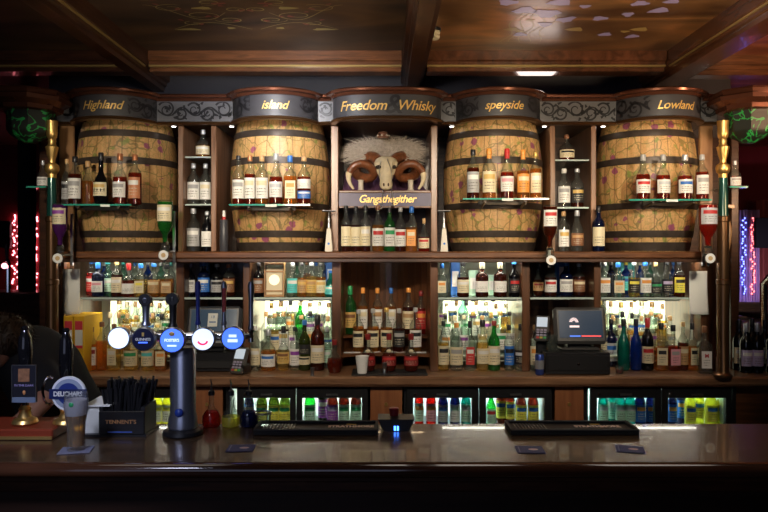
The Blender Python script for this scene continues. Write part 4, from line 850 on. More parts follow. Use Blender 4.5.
for sgn in (-1, 1):
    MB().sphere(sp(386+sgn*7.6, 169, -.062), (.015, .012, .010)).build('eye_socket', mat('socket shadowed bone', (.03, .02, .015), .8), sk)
    MB().sphere(sp(386+sgn*2.2, 187, -.101), (.005, .006, .009)).build('nostril', mat('nostril', (.10, .05, .03), .8), sk)
    q = [(7, 162, .0), (14, 156, .05), (23, 157, .09), (30, 164, .09), (30, 173, .06), (23, 178, .02), (15, 178, -.01), (12, 174, -.035), (17, 168, -.06), (25, 166, -.075), (32, 169, -.075), (36.5, 176, -.07), (36, 184, -.06), (32, 190.5, -.05)]
    ctrl = [Vector(sp(386+sgn*a, b, c)) for a, b, c in q]; pts = []
    for i in range(len(ctrl)-1):
        p0, p1, p2, p3 = ctrl[max(i-1, 0)], ctrl[i], ctrl[i+1], ctrl[min(i+2, len(ctrl)-1)]
        for k in range(5):
            u = k/5; pts.append(.5*((2*p1)+(-p0+p2)*u+(2*p0-5*p1+4*p2-p3)*u*u+(-p0+3*p1-3*p2+p3)*u**3))
    pts.append(ctrl[-1]); n_ = len(pts); cut = int(n_*.83)
    rr = [(.030-.016*(i/(n_-1))**1.3)*(1+.06*math.sin(i*2.4)) for i in range(n_)]
    M_horn = mat('brown horn', (.17, .055, .02), .3, noise=.85, nscale=60, coat=.3, bump=.4)
    hn = MB().tube(pts[:cut+1], rr[:cut+1], 12).build('horn', M_horn, sk)
    MB().tube(pts[cut:], [r_*(1-.6*i/(n_-cut-1)) for i, r_ in enumerate(rr[cut:])], 12).build('pale_tip', M_bone, hn)
fu = MB(); rn = random.Random(3)
for k in range(3800):
    a = rn.uniform(-.35, math.pi+.35); l = rn.uniform(.35, 1)**.5; cx_, cz_ = sp(385, 153, 0)[0], sp(385, 155, 0)[2]
    bx, bz = cx_+rn.uniform(-.09, .09), cz_+rn.uniform(-.02, .055); dy = rn.uniform(.015, .10)
    dx, dz = math.cos(a), math.sin(a)*.60; L_ = .03+.10*l*rn.uniform(.4, 1.1); wv = rn.uniform(-.035, .035)
    p0 = Vector((bx+dx*.05, dy+.02, bz+dz*.02)); p1 = p0+Vector((dx*L_*.5+wv*.4, -.012, dz*L_*.5)); p2 = p0+Vector((dx*L_+wv, -.006, dz*L_-.012))
    sd = Vector((-dz, 0, dx)).normalized()*.0016
    fu.add([p0-sd, p0+sd, p1-sd, p1+sd, p2], [(0, 1, 3, 2), (2, 3, 4)])
for v_ in ((0, .075, .06),): fu.sphere((sp(385, 150, 0)[0], .10, sp(385, 150, 0)[2]), (.105, .03, .04), 16)
M_fur = mat('grey fleece', (.36, .30, .24), .85, noise=.6, nscale=60)
fl = fu.build('sheepskin', M_fur, None, (X(386, 3.68), 3.70, ZQ+.003), fix=False, smooth=False); tag(fl, 'shaggy grey sheepskin tuft spread behind and above the ram skull', 'sheepskin')
kx, kz = X(383, 3.68), Z(139, 3.68)
t = thing('brooch', 'small copper crown-like brooch pinned on top of the grey sheepskin', 'brooch', (kx, 3.66, kz))
MB().lathe([(.03, 0), (.033, .008), (.026, .014), (.024, .024), (.028, .030), (.016, .036)], 16).build('band', mat('old copper', (.22, .10, .06), .4, .6), t)
for k in range(7): MB().sphere((.030*math.cos(k*.9), .030*math.sin(k*.9), .012), .006).build('stone', mat('brooch stone', (.45, .38, .30), .3), t)
ch = MB(); 
for pl_ in ([(381, 160), (379, 168), (381, 180), (383, 192), (381, 206)], [(387, 158), (391, 168), (392, 180), (392, 192), (393, 203)]):
    pts = [Vector((X(a, 3.55), 3.60-(.005 if b > 188 else 0)-(.0), Z(b, 3.57))) for a, b in pl_]; ch.tube(pts, .0022, 6)
ch.sphere((X(393, 3.55), 3.60, Z(205, 3.57)), .008); ch.sphere((X(381, 3.55), 3.60, Z(208, 3.57)), .006)
for v_ in range(len(ch.v)):
    pass
tag(ch.build('pendant_cord', M_steel), 'thin pale double cord with pendants hanging down over the skull and purple sign', 'cord')
for px, w_ in ((361, 'island side'), (410.5, 'speyside side')):
    t = thing('thread_spool', 'small ivory spool standing under the horn on the %s' % w_, 'spool', (X(px, 3.66), 3.645, ZQ+.0002)); MB().lathe([(.017, 0), (.017, .004), (.014, .006), (.014, .048), (.017, .05), (.017, .054)], 18).build('spool_body', mat('ivory spool', (.55, .48, .38), .6), t)
t = thing('pale_horn', 'pale upright cow horn leaning at the end of the skull shelf', 'horn', (X(425, 3.8), 3.80, ZQ)); MB().tube([(0, 0, 0), (.004, 0, .05), (.010, 0, .10), (.018, 0, .15), (.022, 0, .185)], [.018, .018, .015, .010, .002], 12).build('horn_body', mat('pale horn', (.55, .5, .45), .4), t)
cl = MB(); vs = []; nx, nz = 40, 10
for j in range(nz):
    for i in range(nx): vs.append((-hx+.01+2*(hx-.01)*i/(nx-1), .015*math.sin(i*1.3+j*.4)+.20-.10*(1-j/(nz-1)), .10*j/(nz-1)+.012*math.sin(i*.9)*(j/(nz-1)) ))
cl.add(vs, [(j*nx+i, j*nx+i+1, (j+1)*nx+i+1, (j+1)*nx+i) for j in range(nz-1) for i in range(nx-1)])
o = cl.build('draped_cloth', mat('plum cloth', (.10, .04, .09), .8, noise=.5, nscale=18), None, (xo, YS+.05, ZQ+.004), fix=False); md = o.modifiers.new('s', 'SOLIDIFY'); md.thickness = .004
tag(o, 'crumpled plum coloured cloth bunched behind the horns of the skull', 'cloth')

# ------------------------------------------------------------------ tills, readers, binders, papers
def till(px, Y, label, lit, zb0):
    t = thing('cash_till', label, 'till', (X(px, Y), Y, ZK+.0005)); return t
t = thing('cash_till', 'grey touch screen till showing a white fan logo', 'till', (X(580.5, 3.62), 3.62, ZK+.115))
tl = math.radians(-14)
def tilt(mb, c=(0, 0, .14)):
    R_ = Matrix.Rotation(tl, 3, 'X'); mb.v = [tuple(R_@(Vector(p)-Vector(c))+Vector(c)) for p in mb.v]; return mb
M_till = mat('till grey plastic', (.075, .072, .07), .4); M_scr = mat('lit screen', (.012, .02, .032), .25, emit=(.05, .10, .18), es=.2)
def rbox(w0, w1, z0, z1, y0, y1):
    b = MB(); vs = [(-w0, y0, z0), (w0, y0, z0), (w1, y0, z1), (-w1, y0, z1), (-w0*.85, y1, z0+.02), (w0*.85, y1, z0+.02), (w1*.85, y1, z1-.02), (-w1*.85, y1, z1-.02)]
    return b.add(vs, [(0,1,2,3), (5,4,7,6), (1,5,6,2), (4,0,3,7), (3,2,6,7), (4,5,1,0)])
o = tilt(MB().box(-.135, .135, 0, .045, .035, .225, bev=.014)).build('screen_housing', M_till, t)
tilt(MB().box(-.112, .112, -.003, .002, .065, .205)).build('screen', M_scr, t)
sgd = MB()
for k in range(9):
    a0 = math.pi*k/9; a1 = math.pi*(k+.7)/9; c_ = (-.035, .145)
    sgd.add([(c_[0]+r_*math.cos(a), -.004, c_[1]+r_*math.sin(a)) for r_, a in ((.008, a0), (.024, a0), (.024, a1), (.008, a1))], [(0, 1, 2, 3)])
sgd.box(-.058, -.008, -.0045, -.004, .118, .128); tilt(sgd).build('fan_logo', glow('logo glow', (.8, .62, .62), .9), t)
tilt(MB().box(.0, .10, -.0045, -.004, .070, .077)).build('red_task_bar', glow('red bar', (.8, .08, .08), .8), t); tilt(MB().box(-.06, -.005, -.0045, -.004, .070, .077)).build('blue_task_bar', glow('blue bar', (.08, .2, .8), .8), t)
MB().box(-.06, .06, .02, .09, 0, .05, bev=.008).build('stand', M_black, t); MB().box(-.10, .10, .0, .12, 0, .012, bev=.004).build('foot', M_till, t)
t = thing('cash_box', 'black cash drawer with centre lock under the lit touch screen till', 'cash drawer', (X(578, 3.56), 3.56, ZK+.0005))
MB().box(-.165, .165, 0, .28, 0, .112, bev=.004).build('drawer_case', M_black, t); MB().box(-.155, .155, -.006, 0, .02, .10, bev=.002).build('drawer_front', mat('satin black', (.02, .02, .022), .3), t); MB().disc((0, -.009, .055), .007, .003, 16).build('lock', M_chrome, t)
t = thing('cash_till', 'black till with a dark screen carrying a taped white note, behind the beer taps', 'till', (X(212, 3.62), 3.64, ZK+.0005))
tl = math.radians(-16)
tilt(MB().box(-.142, .142, .0, .05, .135, .345, bev=.014), (0, 0, .2)).build('screen_housing', mat('till dark plastic', (.05, .052, .06), .35), t); tilt(MB().box(-.118, .118, -.003, .002, .16, .325), (0, 0, .2)).build('screen', mat('dark screen', (.03, .045, .06), .12, emit=(.04, .07, .11), es=.35), t)
o = tilt(MB().box(-.03, .02, -.005, -.0035, .235, .305), (0, 0, .2)).build('taped_note', M_paper, t)
vs, fs = text_mesh('18', .022); b = MB(); b.add([(v.x-.005, -.0056, v.y+.285) for v in vs], fs); b.box(-.022, .012, -.0056, -.0054, .255, .262); tilt(b, (0, 0, .2)).build('note_print', mat('blue print', (.1, .2, .4)), o, fix=False)
MB().box(-.14, .14, .0, .20, 0, .10, bev=.006).build('base', M_black, t); MB().box(-.13, .13, -.02, 0, .02, .06, bev=.004).build('keyboard', M_blackm, t); MB().box(-.05, .05, .03, .09, .10, .16, bev=.006).build('stand', M_black, t)
def reader(x, y, z, rz, label, cradle):
    t = thing('card_terminal', label, 'card terminal', (x, y, z), rz)
    R_ = Matrix.Rotation(math.radians(-28), 3, 'X'); rot = lambda mb: (setattr(mb, 'v', [tuple(R_@Vector(p)) for p in mb.v]), mb)[1]
    rot(MB().box(-.036, .036, 0, .03, .01, .15, bev=.006)).build('terminal_body', M_till, t)
    o = rot(MB().box(-.027, .027, -.0025, .0005, .085, .138)).build('display', mat('reader display', (.45, .5, .55), .2, emit=(.5, .6, .7), es=.5), t)
    for j in range(4):
        for i in range(3): rot(MB().box(-.025+.018*i, -.011+.018*i, -.003, .0005, .020+.014*j, .030+.014*j, bev=.001)).build('key', mat('key lilac', (.35, .32, .45)) if j else mat('key %d' % i, [(.5, .05, .04), (.55, .45, .05), (.05, .4, .1)][i]), t)
    MB().box(-.04, .04, .02, .09, 0, cradle, bev=.006).build('cradle', M_black, t)
reader(X(236, 3.58), 3.545, ZK+.002, -.35, 'card payment terminal with coloured keys beside the marked till', .05)
reader(X(540, 3.62), 3.60, ZK+.16, -.35, 'pale-screened card terminal on a stand beside the lit till', .05)
t = thing('receipt_printer', 'black receipt printer block with paper behind the soft drink can', 'printer', (X(543, 3.70), 3.66, ZK+.0005)); MB().box(-.045, .033, 0, .12, 0, .157, bev=.006).build('printer_body', M_black, t); 
MB().box(.0, .030, .10, .115, .157, .27, bev=.001).build('paper', M_paper, t)
t = thing('glass_tumbler', 'empty straight glass tumbler on the cash drawer beside the till screen', 'glass', (X(552, 3.60), 3.60, ZK+.1135)); MB().lathe([(.026, 0), (.030, .085), (.0285, .085), (.0245, .008)], 24).build('tumbler', GL['clear'], t)
t = thing('drinks_can', 'slim silver and blue energy drink can beside the cash drawer', 'can', (X(540, 3.55), 3.56, ZK+.0005)); MB().lathe([(.019, 0), (.0225, .005), (.0225, .098), (.018, .105)], 20).build('can_body', mat('can blue', (.04, .08, .35), .25, .5), t); MB().lathe([(.0228, .03), (.0228, .075)], 20, cap=False).build('silver_band', mat('can silver', (.5, .52, .56), .25, .6), t); MB().lathe([(.018, .105), (.018, .107)], 20).build('lid', M_steel, t)
t = thing('shot_glass', 'small red-filled shot glass beside the teal bottle', 'glass', (X(619.5, 3.6), 3.60, ZK+.0005)); MB().lathe([(.018, 0), (.022, .035), (.020, .035), (.016, .004)], 18).build('glass_cup', GL['clear'], t); MB().lathe([(.015, .004), (.018, .018)], 18).build('red_drink', GL['red'], t)
for px, w_ in ((604, 'blue-lit glass tumbler between the lit till and the navy bottle'), ):
    t = thing('glass_tumbler', w_, 'glass', (X(600, 3.72), 3.74, ZK+.0005)); MB().lathe([(.024, 0), (.028, .075), (.0265, .075), (.0225, .006)], 20).build('tumbler', GL['clear'], t)
# lever arch binders
for k, px in enumerate((67.5, 78)):
    t = thing('ring_binder', ['yellow lever arch binder nearest the post, red spine label', 'yellow lever arch binder nearest the bottles, red spine label'][k], 'binder', (X(px, 3.57), 3.58, ZK+.0005), 0, 'yellow binders on the counter')
    w2 = .0255; MB().box(-w2, w2, 0, .24, 0, .295, bev=.002).build('cover', mat('yellow binder', (.72, .40, .012), .5), t)
    MB().box(-w2*.75, w2*.75, -.0012, 0, .13, .27).build('spine_label', labmat('white', 'grey'), t); MB().box(-w2*.75, w2*.75, -.0018, -.0012, .225, .27).build('label_head', mat('red spine', (.65, .04, .06)), t); MB().box(-w2*.75, w2*.75, -.0018, -.0012, .13, .145).build('label_foot', mat('red spine', (.65, .04, .06)), t)
    MB().disc((0, -.003, .07), .010, .003, 18).build('finger_ring', M_black, t)
# papers pinned on the bay ends
def paper(px0, px1, py0, py1, Y, label, curl, name='notice_paper'):
    mb = MB(); nx, nz = 10, 14; x0, x1 = X(px0, Y), X(px1, Y); z0, z1 = Z(py1, Y), Z(py0, Y); cx_, cz_ = (x0+x1)/2, z1; vs = []
    for j in range(nz+1):
        for i in range(nx+1):
            u, v = i/nx, j/nz; vs.append((x0+(x1-x0)*u-cx_-curl*.4*(v**2)*(1-u)*.5, -.002-abs(curl)*v*v*(.6+.4*math.sin(u*3)), z1-(z1-z0)*v-cz_))
    mb.add(vs, [(j*(nx+1)+i, j*(nx+1)+i+1, (j+1)*(nx+1)+i+1, (j+1)*(nx+1)+i) for j in range(nz) for i in range(nx)])
    o = mb.build(name, M_paper, None, (cx_, Y, cz_), fix=False); md = o.modifiers.new('s', 'SOLIDIFY'); md.thickness = .0006; tag(o, label, 'paper'); return o
paper(63, 80, 269, 314, YD-.015, 'white printed notice pinned above the yellow binders', .0)
paper(689, 707, 271, 314, YD-.012, 'blank white sheet curling off the post at the end of the Lowland bay', .03)
paper(690, 706, 308, 340, YD+.10, 'second pale sheet hanging under the curled white one', .0)

# ------------------------------------------------------------------ poles, capitals
def pole(px, label, glen):
    Yp = 3.5; x = X(px, Yp); t = thing('bronze_pole', label, 'pole', (x, Yp, ZK))
    zz = lambda py: Z(py, Yp)-ZK
    MB().lathe([(.045, 0), (.045, .012), (.034, .02), (.029, .03), (.029, zz(285)), (.033, zz(284)), (.033, zz(280)), (.029, zz(279)), (.028, zz(222)), (.032, zz(221)), (.032, zz(217)), (.027, zz(216))], 28).build('pipe', M_bronze, t)
    MB().lathe([(.025, zz(216)), (.021, zz(178))], 24).build('glass_sleeve', mat('green sleeve', (.012, .075, .06), .15, coat=.6, metal=.3), t)
    MB().lathe([(.021, zz(178)), (.022, zz(174)), (.031, zz(172)), (.035, zz(168.5)), (.031, zz(165)), (.016, zz(163)), (.015, zz(160)), (.022, zz(156)), (.029, zz(149)), (.031, zz(147)), (.022, zz(146)), (.017, zz(143)), (.020, zz(141)), (.017, zz(139)), (.024, zz(137)), (.027, zz(133)), (.026, zz(128)), (.029, zz(122)), (.029, zz(121))], 28).build('finial', M_brass, t)
    return t
pole(52, 'bronze pole with turned brass finial beside the Highland barrel', 0); pole(723, 'bronze pole with turned brass finial beside the Lowland barrel', 0)
def capital(px, label):
    Yp = 3.5; x = X(px, Yp); t = thing('canopy_capital', label, 'capital', (x, Yp, Z(143, Yp))); zz = lambda py: Z(py, Yp)-Z(143, Yp)
    seg = 8
    MB().lathe([(.03, 0), (.05, zz(141)), (.085, zz(137)), (.105, zz(131)), (.108, zz(116)), (.115, zz(113))], seg).build('painted_body', ivy, t)
    MB().lathe([(.13, zz(113)), (.15, zz(112)), (.155, zz(108)), (.19, zz(104)), (.195, zz(100)), (.175, zz(98)), (.185, zz(95)), (.18, zz(93))], seg).build('crown_moulding', M_copper, t)
m, tt, b = nm('ivy painted panel'); n1 = tt.nodes.new('ShaderNodeTexNoise'); n1.inputs['Scale'].default_value = 13; n1.inputs['Detail'].default_value = 2.5; n1.inputs['Distortion'].default_value = 1; tc = tt.nodes.new('ShaderNodeTexCoord'); tt.links.new(tc.outputs['Object'], n1.inputs['Vector'])
a1 = tt.nodes.new('ShaderNodeMath'); a1.operation = 'SUBTRACT'; a1.inputs[1].default_value = .5; tt.links.new(n1.outputs['Fac'], a1.inputs[0]); a2 = tt.nodes.new('ShaderNodeMath'); a2.operation = 'ABSOLUTE'; tt.links.new(a1.outputs[0], a2.inputs[0])
rp = tt.nodes.new('ShaderNodeValToRGB'); rp.color_ramp.interpolation = 'CONSTANT'; rp.color_ramp.elements[0].color = (.02, .34, .07, 1); rp.color_ramp.elements[1].position = .022; rp.color_ramp.elements[1].color = (.010, .014, .010, 1); tt.links.new(a2.outputs[0], rp.inputs[0]); tt.links.new(rp.outputs[0], b.inputs['Base Color']); ivy = m
capital(30, 'ivy-painted octagonal canopy with copper rim above the Highland end pole'); capital(749, 'ivy-painted octagonal canopy with copper rim above the Lowland end pole')
# outer teal shelves with a bottle each
for px0, px1, pb, w_, liq in ((26, 46, 43, 'outside the Highland end pole', 'clear'), (730, 748, 735, 'outside the Lowland end pole', 'rose')):
    z = Z(187, 3.5); glass_shelf(X(px0, 3.45), X(px1, 3.45), 3.45, 3.72, z, 'small green-edged glass shelf %s' % w_)
    t = thing('whisky_bottle', '%s bottle on the small green-edged shelf %s' % (LIQN[liq], w_), 'bottle', (X(pb, 3.6), 3.60, z+.0006)); build_bottle(t, 28*3.6/F, 11*3.6/F, 'squat', liq, 'white', 'grey', 'silver')
t = thing('wooden_bracket', 'curved pale wooden bracket hanging beside the Lowland end pole', 'bracket', (X(735, 3.6), 3.70, Z(252, 3.6)))
MB().tube([(.0, 0, 0), (.012, 0, .05), (.020, 0, .11), (.012, 0, .17), (-.004, 0, .215), (-.012, 0, .235)], [.018, .016, .013, .012, .012, .014], 10).build('curved_arm', W_tan, t); MB().box(-.035, .042, -.015, .019, .23, .25, bev=.003).build('mount', W_tan, t)

# ------------------------------------------------------------------ fridges and cupboards under the counter
YG = 3.56
M_in = mat('fridge liner', (.75, .8, .78), .5)
def fridge(px0, px1, wins, label, col, s):
    x0, x1 = X(px0, YG), X(px1, YG); w_ = x1-x0; t = thing('bottle_fridge', label, 'fridge', (x0, YG, .12)); H = .795; D = .50
    body = MB().box(0, .02, 0, D, 0, H).box(w_-.02, w_, 0, D, 0, H).box(.02, w_-.02, 0, D, H-.02, H).box(.02, w_-.02, 0, D, 0, .03).box(.02, w_-.02, D-.02, D, .03, H-.02); body.build('cabinet_body', M_black, t)
    MB().box(.021, w_-.021, D-.026, D-.021, .03, H-.022).box(.0205, .024, .03, D-.03, .03, H-.022).box(w_-.024, w_-.0205, .03, D-.03, .03, H-.022).build('liner', M_in, t)
    MB().box(.021, w_-.021, .05, D-.03, .517, .525).build('wire_shelf', M_steel, t)
    MB().box(.03, w_-.03, .30, .32, H-.034, H-.022).build('lamp_tube', glow('fridge lamp %d' % px0, col, s*6.5), t)
    for k in range(len(wins)): 
        a, b = X(wins[k][0], YG-.03), X(wins[k][1], YG-.03)
        d0 = a-.03 if k == 0 else (X(wins[k-1][1], YG-.03)+a)/2+.002; d1 = b+.03 if k == len(wins)-1 else (b+X(wins[k+1][0], YG-.03))/2-.002
        d0 = max(d0, x0+.002)-x0; d1 = min(d1, x1-.002)-x0; a -= x0; b -= x0; zt_ = Z(398, YG-.03)-.12
        dr = MB().box(d0, a, -.03, -.002, .02, H-.012).box(b, d1, -.03, -.002, .02, H-.012).box(a, b, -.03, -.002, zt_, H-.012).box(a, b, -.03, -.002, .02, .14).build('door', M_black, t, smooth=False)
        MB().box(a, b, -.020, -.014, .14, zt_).build('pane', M_pane, dr)
        MB().box((a+b)/2-.03, (a+b)/2+.03, -.036, -.03, zt_+.012, zt_+.022, bev=.002).build('handle', M_steel, dr); MB().disc((a+.01, -.033, zt_+.02), .006, .003, 14).build('lock', M_chrome, dr)
    return t
FR = [(100, 190, [(106, 176)], 'black glass-fronted fridge of yellow bottles, half hidden behind the beer tap column', (.85, 1, .55), 9),
      (226, 368, [(243, 290), (302, 362)], 'black two-door bottle fridge between the two oak cupboards, purple bottles inside', (.85, 1, .85), 9),
      (404, 552, [(413, 472), (486, 545)], 'black two-door bottle fridge with yellow-labelled beers and red bottles', (.75, 1, .92), 9),
      (584, 736, [(597, 655), (668, 726)], 'black two-door bottle fridge with blue-labelled bottles and yellow drinks', (.70, 1, .88), 9)]
for f_ in FR: fridge(*f_)
for a, b, w_ in ((192, 224, 'behind the red syrup bottle'), (370, 402.5, 'behind the black ice tray'), (553.5, 583, 'between the beer fridge and the yellow drink fridge')):
    x0, x1 = X(a, YG), X(b, YG); t = thing('cupboard', 'narrow oak cupboard with round metal lock %s' % w_, 'cupboard', (x0, YG, .12))
    MB().box(0.002, x1-x0-.002, 0, .48, 0, .79).build('cupboard_body', W_dark, t); d_ = MB().box(.002, x1-x0-.002, -.02, 0, .0, .785, bev=.002).build('door', W_red, t); MB().disc(((x1-x0)/2, -.025, .70), .009, .006, 18).build('lock', M_brass, d_)
t = thing('counter_cabinet', 'dark wooden cabinet front below the counter end past the last fridge', 'cabinet', (X(738, YG), YG, .0)); MB().box(0, .55, .02, .45, 0, .915).build('cabinet_body', W_mid, t)
t = thing('wood_cabinet', 'dark wooden cabinet below the counter end under the yellow binders', 'cabinet', (-2.1, YG, .0)); MB().box(0, .64, .02, .45, 0, .915).build('cabinet_body', W_dark, t)
MB().box(0.02, .62, .0, .02, .05, .88, bev=.003).build('door', W_dark, t)
def frow(items, Y, place, end, group, nme='beer_bottle'): bottle_row(items, .6452, Y, place, end, group, name=nme)
Yb = 3.70
frow([(113, 11, 48, 'beer', 'yellow', 'white', 'yellow', 'gold'), (124, 11, 48, 'beer', 'yellow', 'white', 'yellow', 'gold'), (135, 11, 48, 'beer', 'yellow', 'white', 'yellow', 'gold'), (146, 11, 48, 'beer', 'yellow', 'white', 'yellow', 'gold'), (157, 11, 48, 'beer', 'yellow', 'white', 'yellow', 'gold'), (168, 11, 48, 'beer', 'yellow', 'white', 'yellow', 'blue')], Yb, 'inside the half hidden fridge', 'binders side', 'yellow bottles in the half hidden fridge', 'soft_drink_bottle')
frow([(249, 10, 48, 'beer', 'navy', 'blue', 'white', 'silver'), (262, 11, 47, 'beer', 'olive', 'yellow', 'green', 'gold'), (274, 11, 47, 'beer', 'olive', 'yellow', 'green', 'gold'), (285, 11, 47, 'beer', 'olive', 'yellow', 'green', 'gold')], Yb, 'inside fridge', 'oak cupboard behind syrups', 'bottles in the first door of the purple bottle fridge')
frow([(310, 11.5, 48, 'beer', 'green', 'mint', 'green', 'green'), (323, 10, 50, 'beer', 'black', 'purple', 'white', 'lilac', {'Y': 3.78}), (332.5, 11.5, 48, 'beer', 'dark', 'purple', 'lilac', 'lilac'), (344, 11, 48, 'beer', 'dark', 'mint', 'green', 'mint'), (356, 11, 48, 'beer', 'dark', 'mint', 'green', 'silver')], Yb, 'second fridge door', 'dark door post', 'bottles in the second door of the purple bottle fridge')
frow([(419, 9, 50, 'beer', 'red', 'mint', 'orange', 'silver'), (431, 10, 50, 'beer', 'red', 'pink', 'orange', 'silver'), (443, 10, 48, 'beer', 'navy', 'grey', 'blue', 'silver'), (455, 10, 48, 'beer', 'navy', 'white', 'mint', 'blue'), (466, 10, 48, 'beer', 'teal', 'mint', 'white', 'green')], Yb, 'red drink door', 'black ice tray', 'bottles behind the first door of the beer fridge')
frow([(491, 10, 40, 'beer', 'green', 'mint', 'red', 'green'), (501, 10, 48, 'beer', 'dark', 'yellow', 'blue', 'black', {'Y': 3.78}), (510, 10, 48, 'beer', 'dark', 'yellow', 'blue', 'black', {'Y': 3.76}), (521, 11, 47, 'beer', 'dark', 'yellow', 'blue', 'silver'), (533, 11, 47, 'beer', 'dark', 'yellow', 'blue', 'silver')], Yb, 'yellow label door', 'red drink door', 'bottles behind the second door of the beer fridge')
frow([(603, 10, 48, 'beer', 'teal', 'mint', 'white', 'mint'), (612, 10, 47, 'beer', 'teal', 'mint', 'white', 'mint', {'Y': 3.77}), (620, 10.5, 48, 'beer', 'teal', 'mint', 'white', 'mint'), (630, 10.5, 48, 'beer', 'teal', 'mint', 'white', 'green'), (640, 10.5, 48, 'beer', 'navy', 'blue', 'orange', 'silver'), (651, 10.5, 48, 'beer', 'navy', 'blue', 'orange', 'silver')], Yb, 'green bottle door', 'oak cupboard', 'bottles behind the first door of the yellow drink fridge')
frow([(672, 9, 48, 'beer', 'navy', 'blue', 'orange', 'silver'), (681, 9.5, 48, 'beer', 'navy', 'blue', 'orange', 'silver', {'Y': 3.78}), (690, 11, 46, 'beer', 'yellow', 'yellow', 'blue', 'blue'), (699, 10, 47, 'beer', 'yellow', 'yellow', 'blue', 'blue', {'Y': 3.78}), (711, 12, 47, 'beer', 'yellow', 'yellow', 'blue', 'blue'), (722, 10, 47, 'beer', 'yellow', 'yellow', 'blue', 'lilac')], Yb, 'yellow drink door', 'door post', 'bottles behind the second door of the yellow drink fridge')

# ------------------------------------------------------------------ wine bottles past the end post
for k, (px, dY) in enumerate(((739, 3.70), (746, 3.62), (752, 3.74), (757, 3.62), (765, 3.70), (772, 3.62))):
    t = thing('wine_bottle', ['dark wine bottle next to the end post, facing the pale ledge', 'dark wine bottle with lilac label standing forward, nearest the bronze pole', 'dark wine bottle tucked behind between two lilac-labelled ones', 'dark wine bottle with lilac label in the middle of the counter end group', 'dark wine bottle behind the outer lilac-labelled ones', 'dark wine bottle cut by the picture edge at the counter end'][k], 'bottle', (X(px, dY), dY, ZK+.0006), 0, 'dark wine bottles at the counter end')
    build_bottle(t, 50*dY/F, 11.5*dY/F, 'wine', 'black', 'lilac' if k in (1, 3, 5) else 'cream', 'white', 'silver' if k % 2 else 'black')

# ------------------------------------------------------------------ far rooms
M_fair = glow('pink fairy lamp', (1, .25, .3), 5)
for px, w_ in ((16, 'on the red wall beside the dark screen'), (34, 'beside the bronze pole on the red wall')):
    t = thing('fairy_light_string', 'vertical string of pink fairy lights %s' % w_, 'fairy lights', (X(px, 7.28), 7.28, 0)); mb = MB(); rn = random.Random(px); 
    for k in range(46): mb.sphere((rn.uniform(-.04, .04), rn.uniform(-.01, .01), Z(215+k*1.9, 7.2)), .011, 6)
    mb.build('lamps', M_fair, t); MB().tube([(.0, .0, Z(300, 7.2)), (.01, 0, Z(260, 7.2)), (0, 0, Z(215, 7.2))], .004).build('cable', M_black, t)
t = thing('partition_post', 'tall black post between the two strings of pink fairy lights', 'post', (X(27, 5.5), 5.5, 0)); MB().box(-.05, .05, -.05, .05, 0, ZC, bev=.005).build('post_body', M_black, t)
t = thing('wall_screen', 'dark rectangular screen on the far red wall', 'screen', (X(2, 7.2), 7.22, Z(248, 7.2))); MB().box(-.12, .08, -.02, .03, 0, .28, bev=.004).build('screen_panel', M_black, t)
tag(MB().box(-4.1, X(46, 6), 6.0, 6.5, 0, Z(318, 6), bev=.01).build('side_cabinet', M_walld), 'dark low cabinet in the dim far room behind the bronze pole', 'cabinet')
def far_tap(x, y, z, label, s=1):
    t = thing('beer_tap', label, 'beer tap', (x, y, z)); MB().tube([(0, 0, 0), (0, 0, .17*s), (.01*s, -.03*s, .20*s)], .014*s, 10).build('tap_column', M_chrome, t); MB().tube([(.01*s, -.03*s, .19*s), (.012*s, -.04*s, .30*s)], [.008*s, .013*s], 10).build('tap_handle', M_black, t); return t
t = far_tap(X(8, 4.4), 4.4, Z(292, 4.4), 'chrome beer tap with a pink reflection made as glowing disc in the dim far room', 1); MB().disc((-.0, -.045, .165), .018, .008, 20).build('lens', glow('pink lens', (1, .35, .4), 3), t)  # glowing disc stands in for a pink reflection on the chrome
tag(MB().box(-3.2, X(50, 4.4), 4.35, 4.7, .0, Z(292, 4.4), bev=.01).build('far_counter', W_dark), 'dark wooden counter in the far room carrying the pink-lit tap', 'counter')
t = far_tap(X(764, 4.2), 4.2, Z(326, 4.2), 'chrome beer tap standing behind the dark wine bottles', 1.5)
tag(MB().box(X(737, 4.2), 3.4, 4.2, 4.6, 0, Z(327, 4.2), bev=.01).build('far_counter', mat('pale stone', (.35, .32, .33), .4)), 'pale-topped far counter behind the dark wine bottles', 'counter')
for k in range(2):
    t = thing('folded_towel', ['folded cream towel on top of the far shelf stack', 'folded pale towel under the topmost one'][k], 'towel', (X(749, 4.9), 4.9, Z(312+k*14, 4.9))); mb = MB()
    for q in range(3): mb.tube([(-.10, 0, .012+.022*q), (.0, -.005, .012+.022*q), (.10, 0, .012+.022*q)], .014, 8)
    mb.build('towel_folds', mat('towel', (.5, .42, .36), .9), t)
    tag(MB().box(X(738, 5), X(757, 5), 4.75, 5.1, Z(312+k*14, 4.9)-.03, Z(312+k*14, 4.9)-.003).build('towel_shelf', M_walld), ['upper dark shelf carrying the cream towel', 'lower dark shelf carrying the pale towel'][k], 'shelf')
def curtain(x0, x1, Y, z0, z1, c, label):
    mb = MB(); n_ = 40; vs = []
    for i in range(n_+1):
        x = x0+(x1-x0)*i/n_; y = .04*math.sin(i*1.1); vs += [(x, y, z0), (x, y, z1)]
    mb.add(vs, [(2*i, 2*i+2, 2*i+3, 2*i+1) for i in range(n_)]); o = mb.build('curtain', mat(c, {'lilac curtain': (.42, .30, .62), 'dusty red curtain': (.35, .08, .07)}[c], .8, noise=.3, nscale=9), None, (0, Y, 0), fix=False); md = o.modifiers.new('s', 'SOLIDIFY'); md.thickness = .01; tag(o, label, 'curtain')
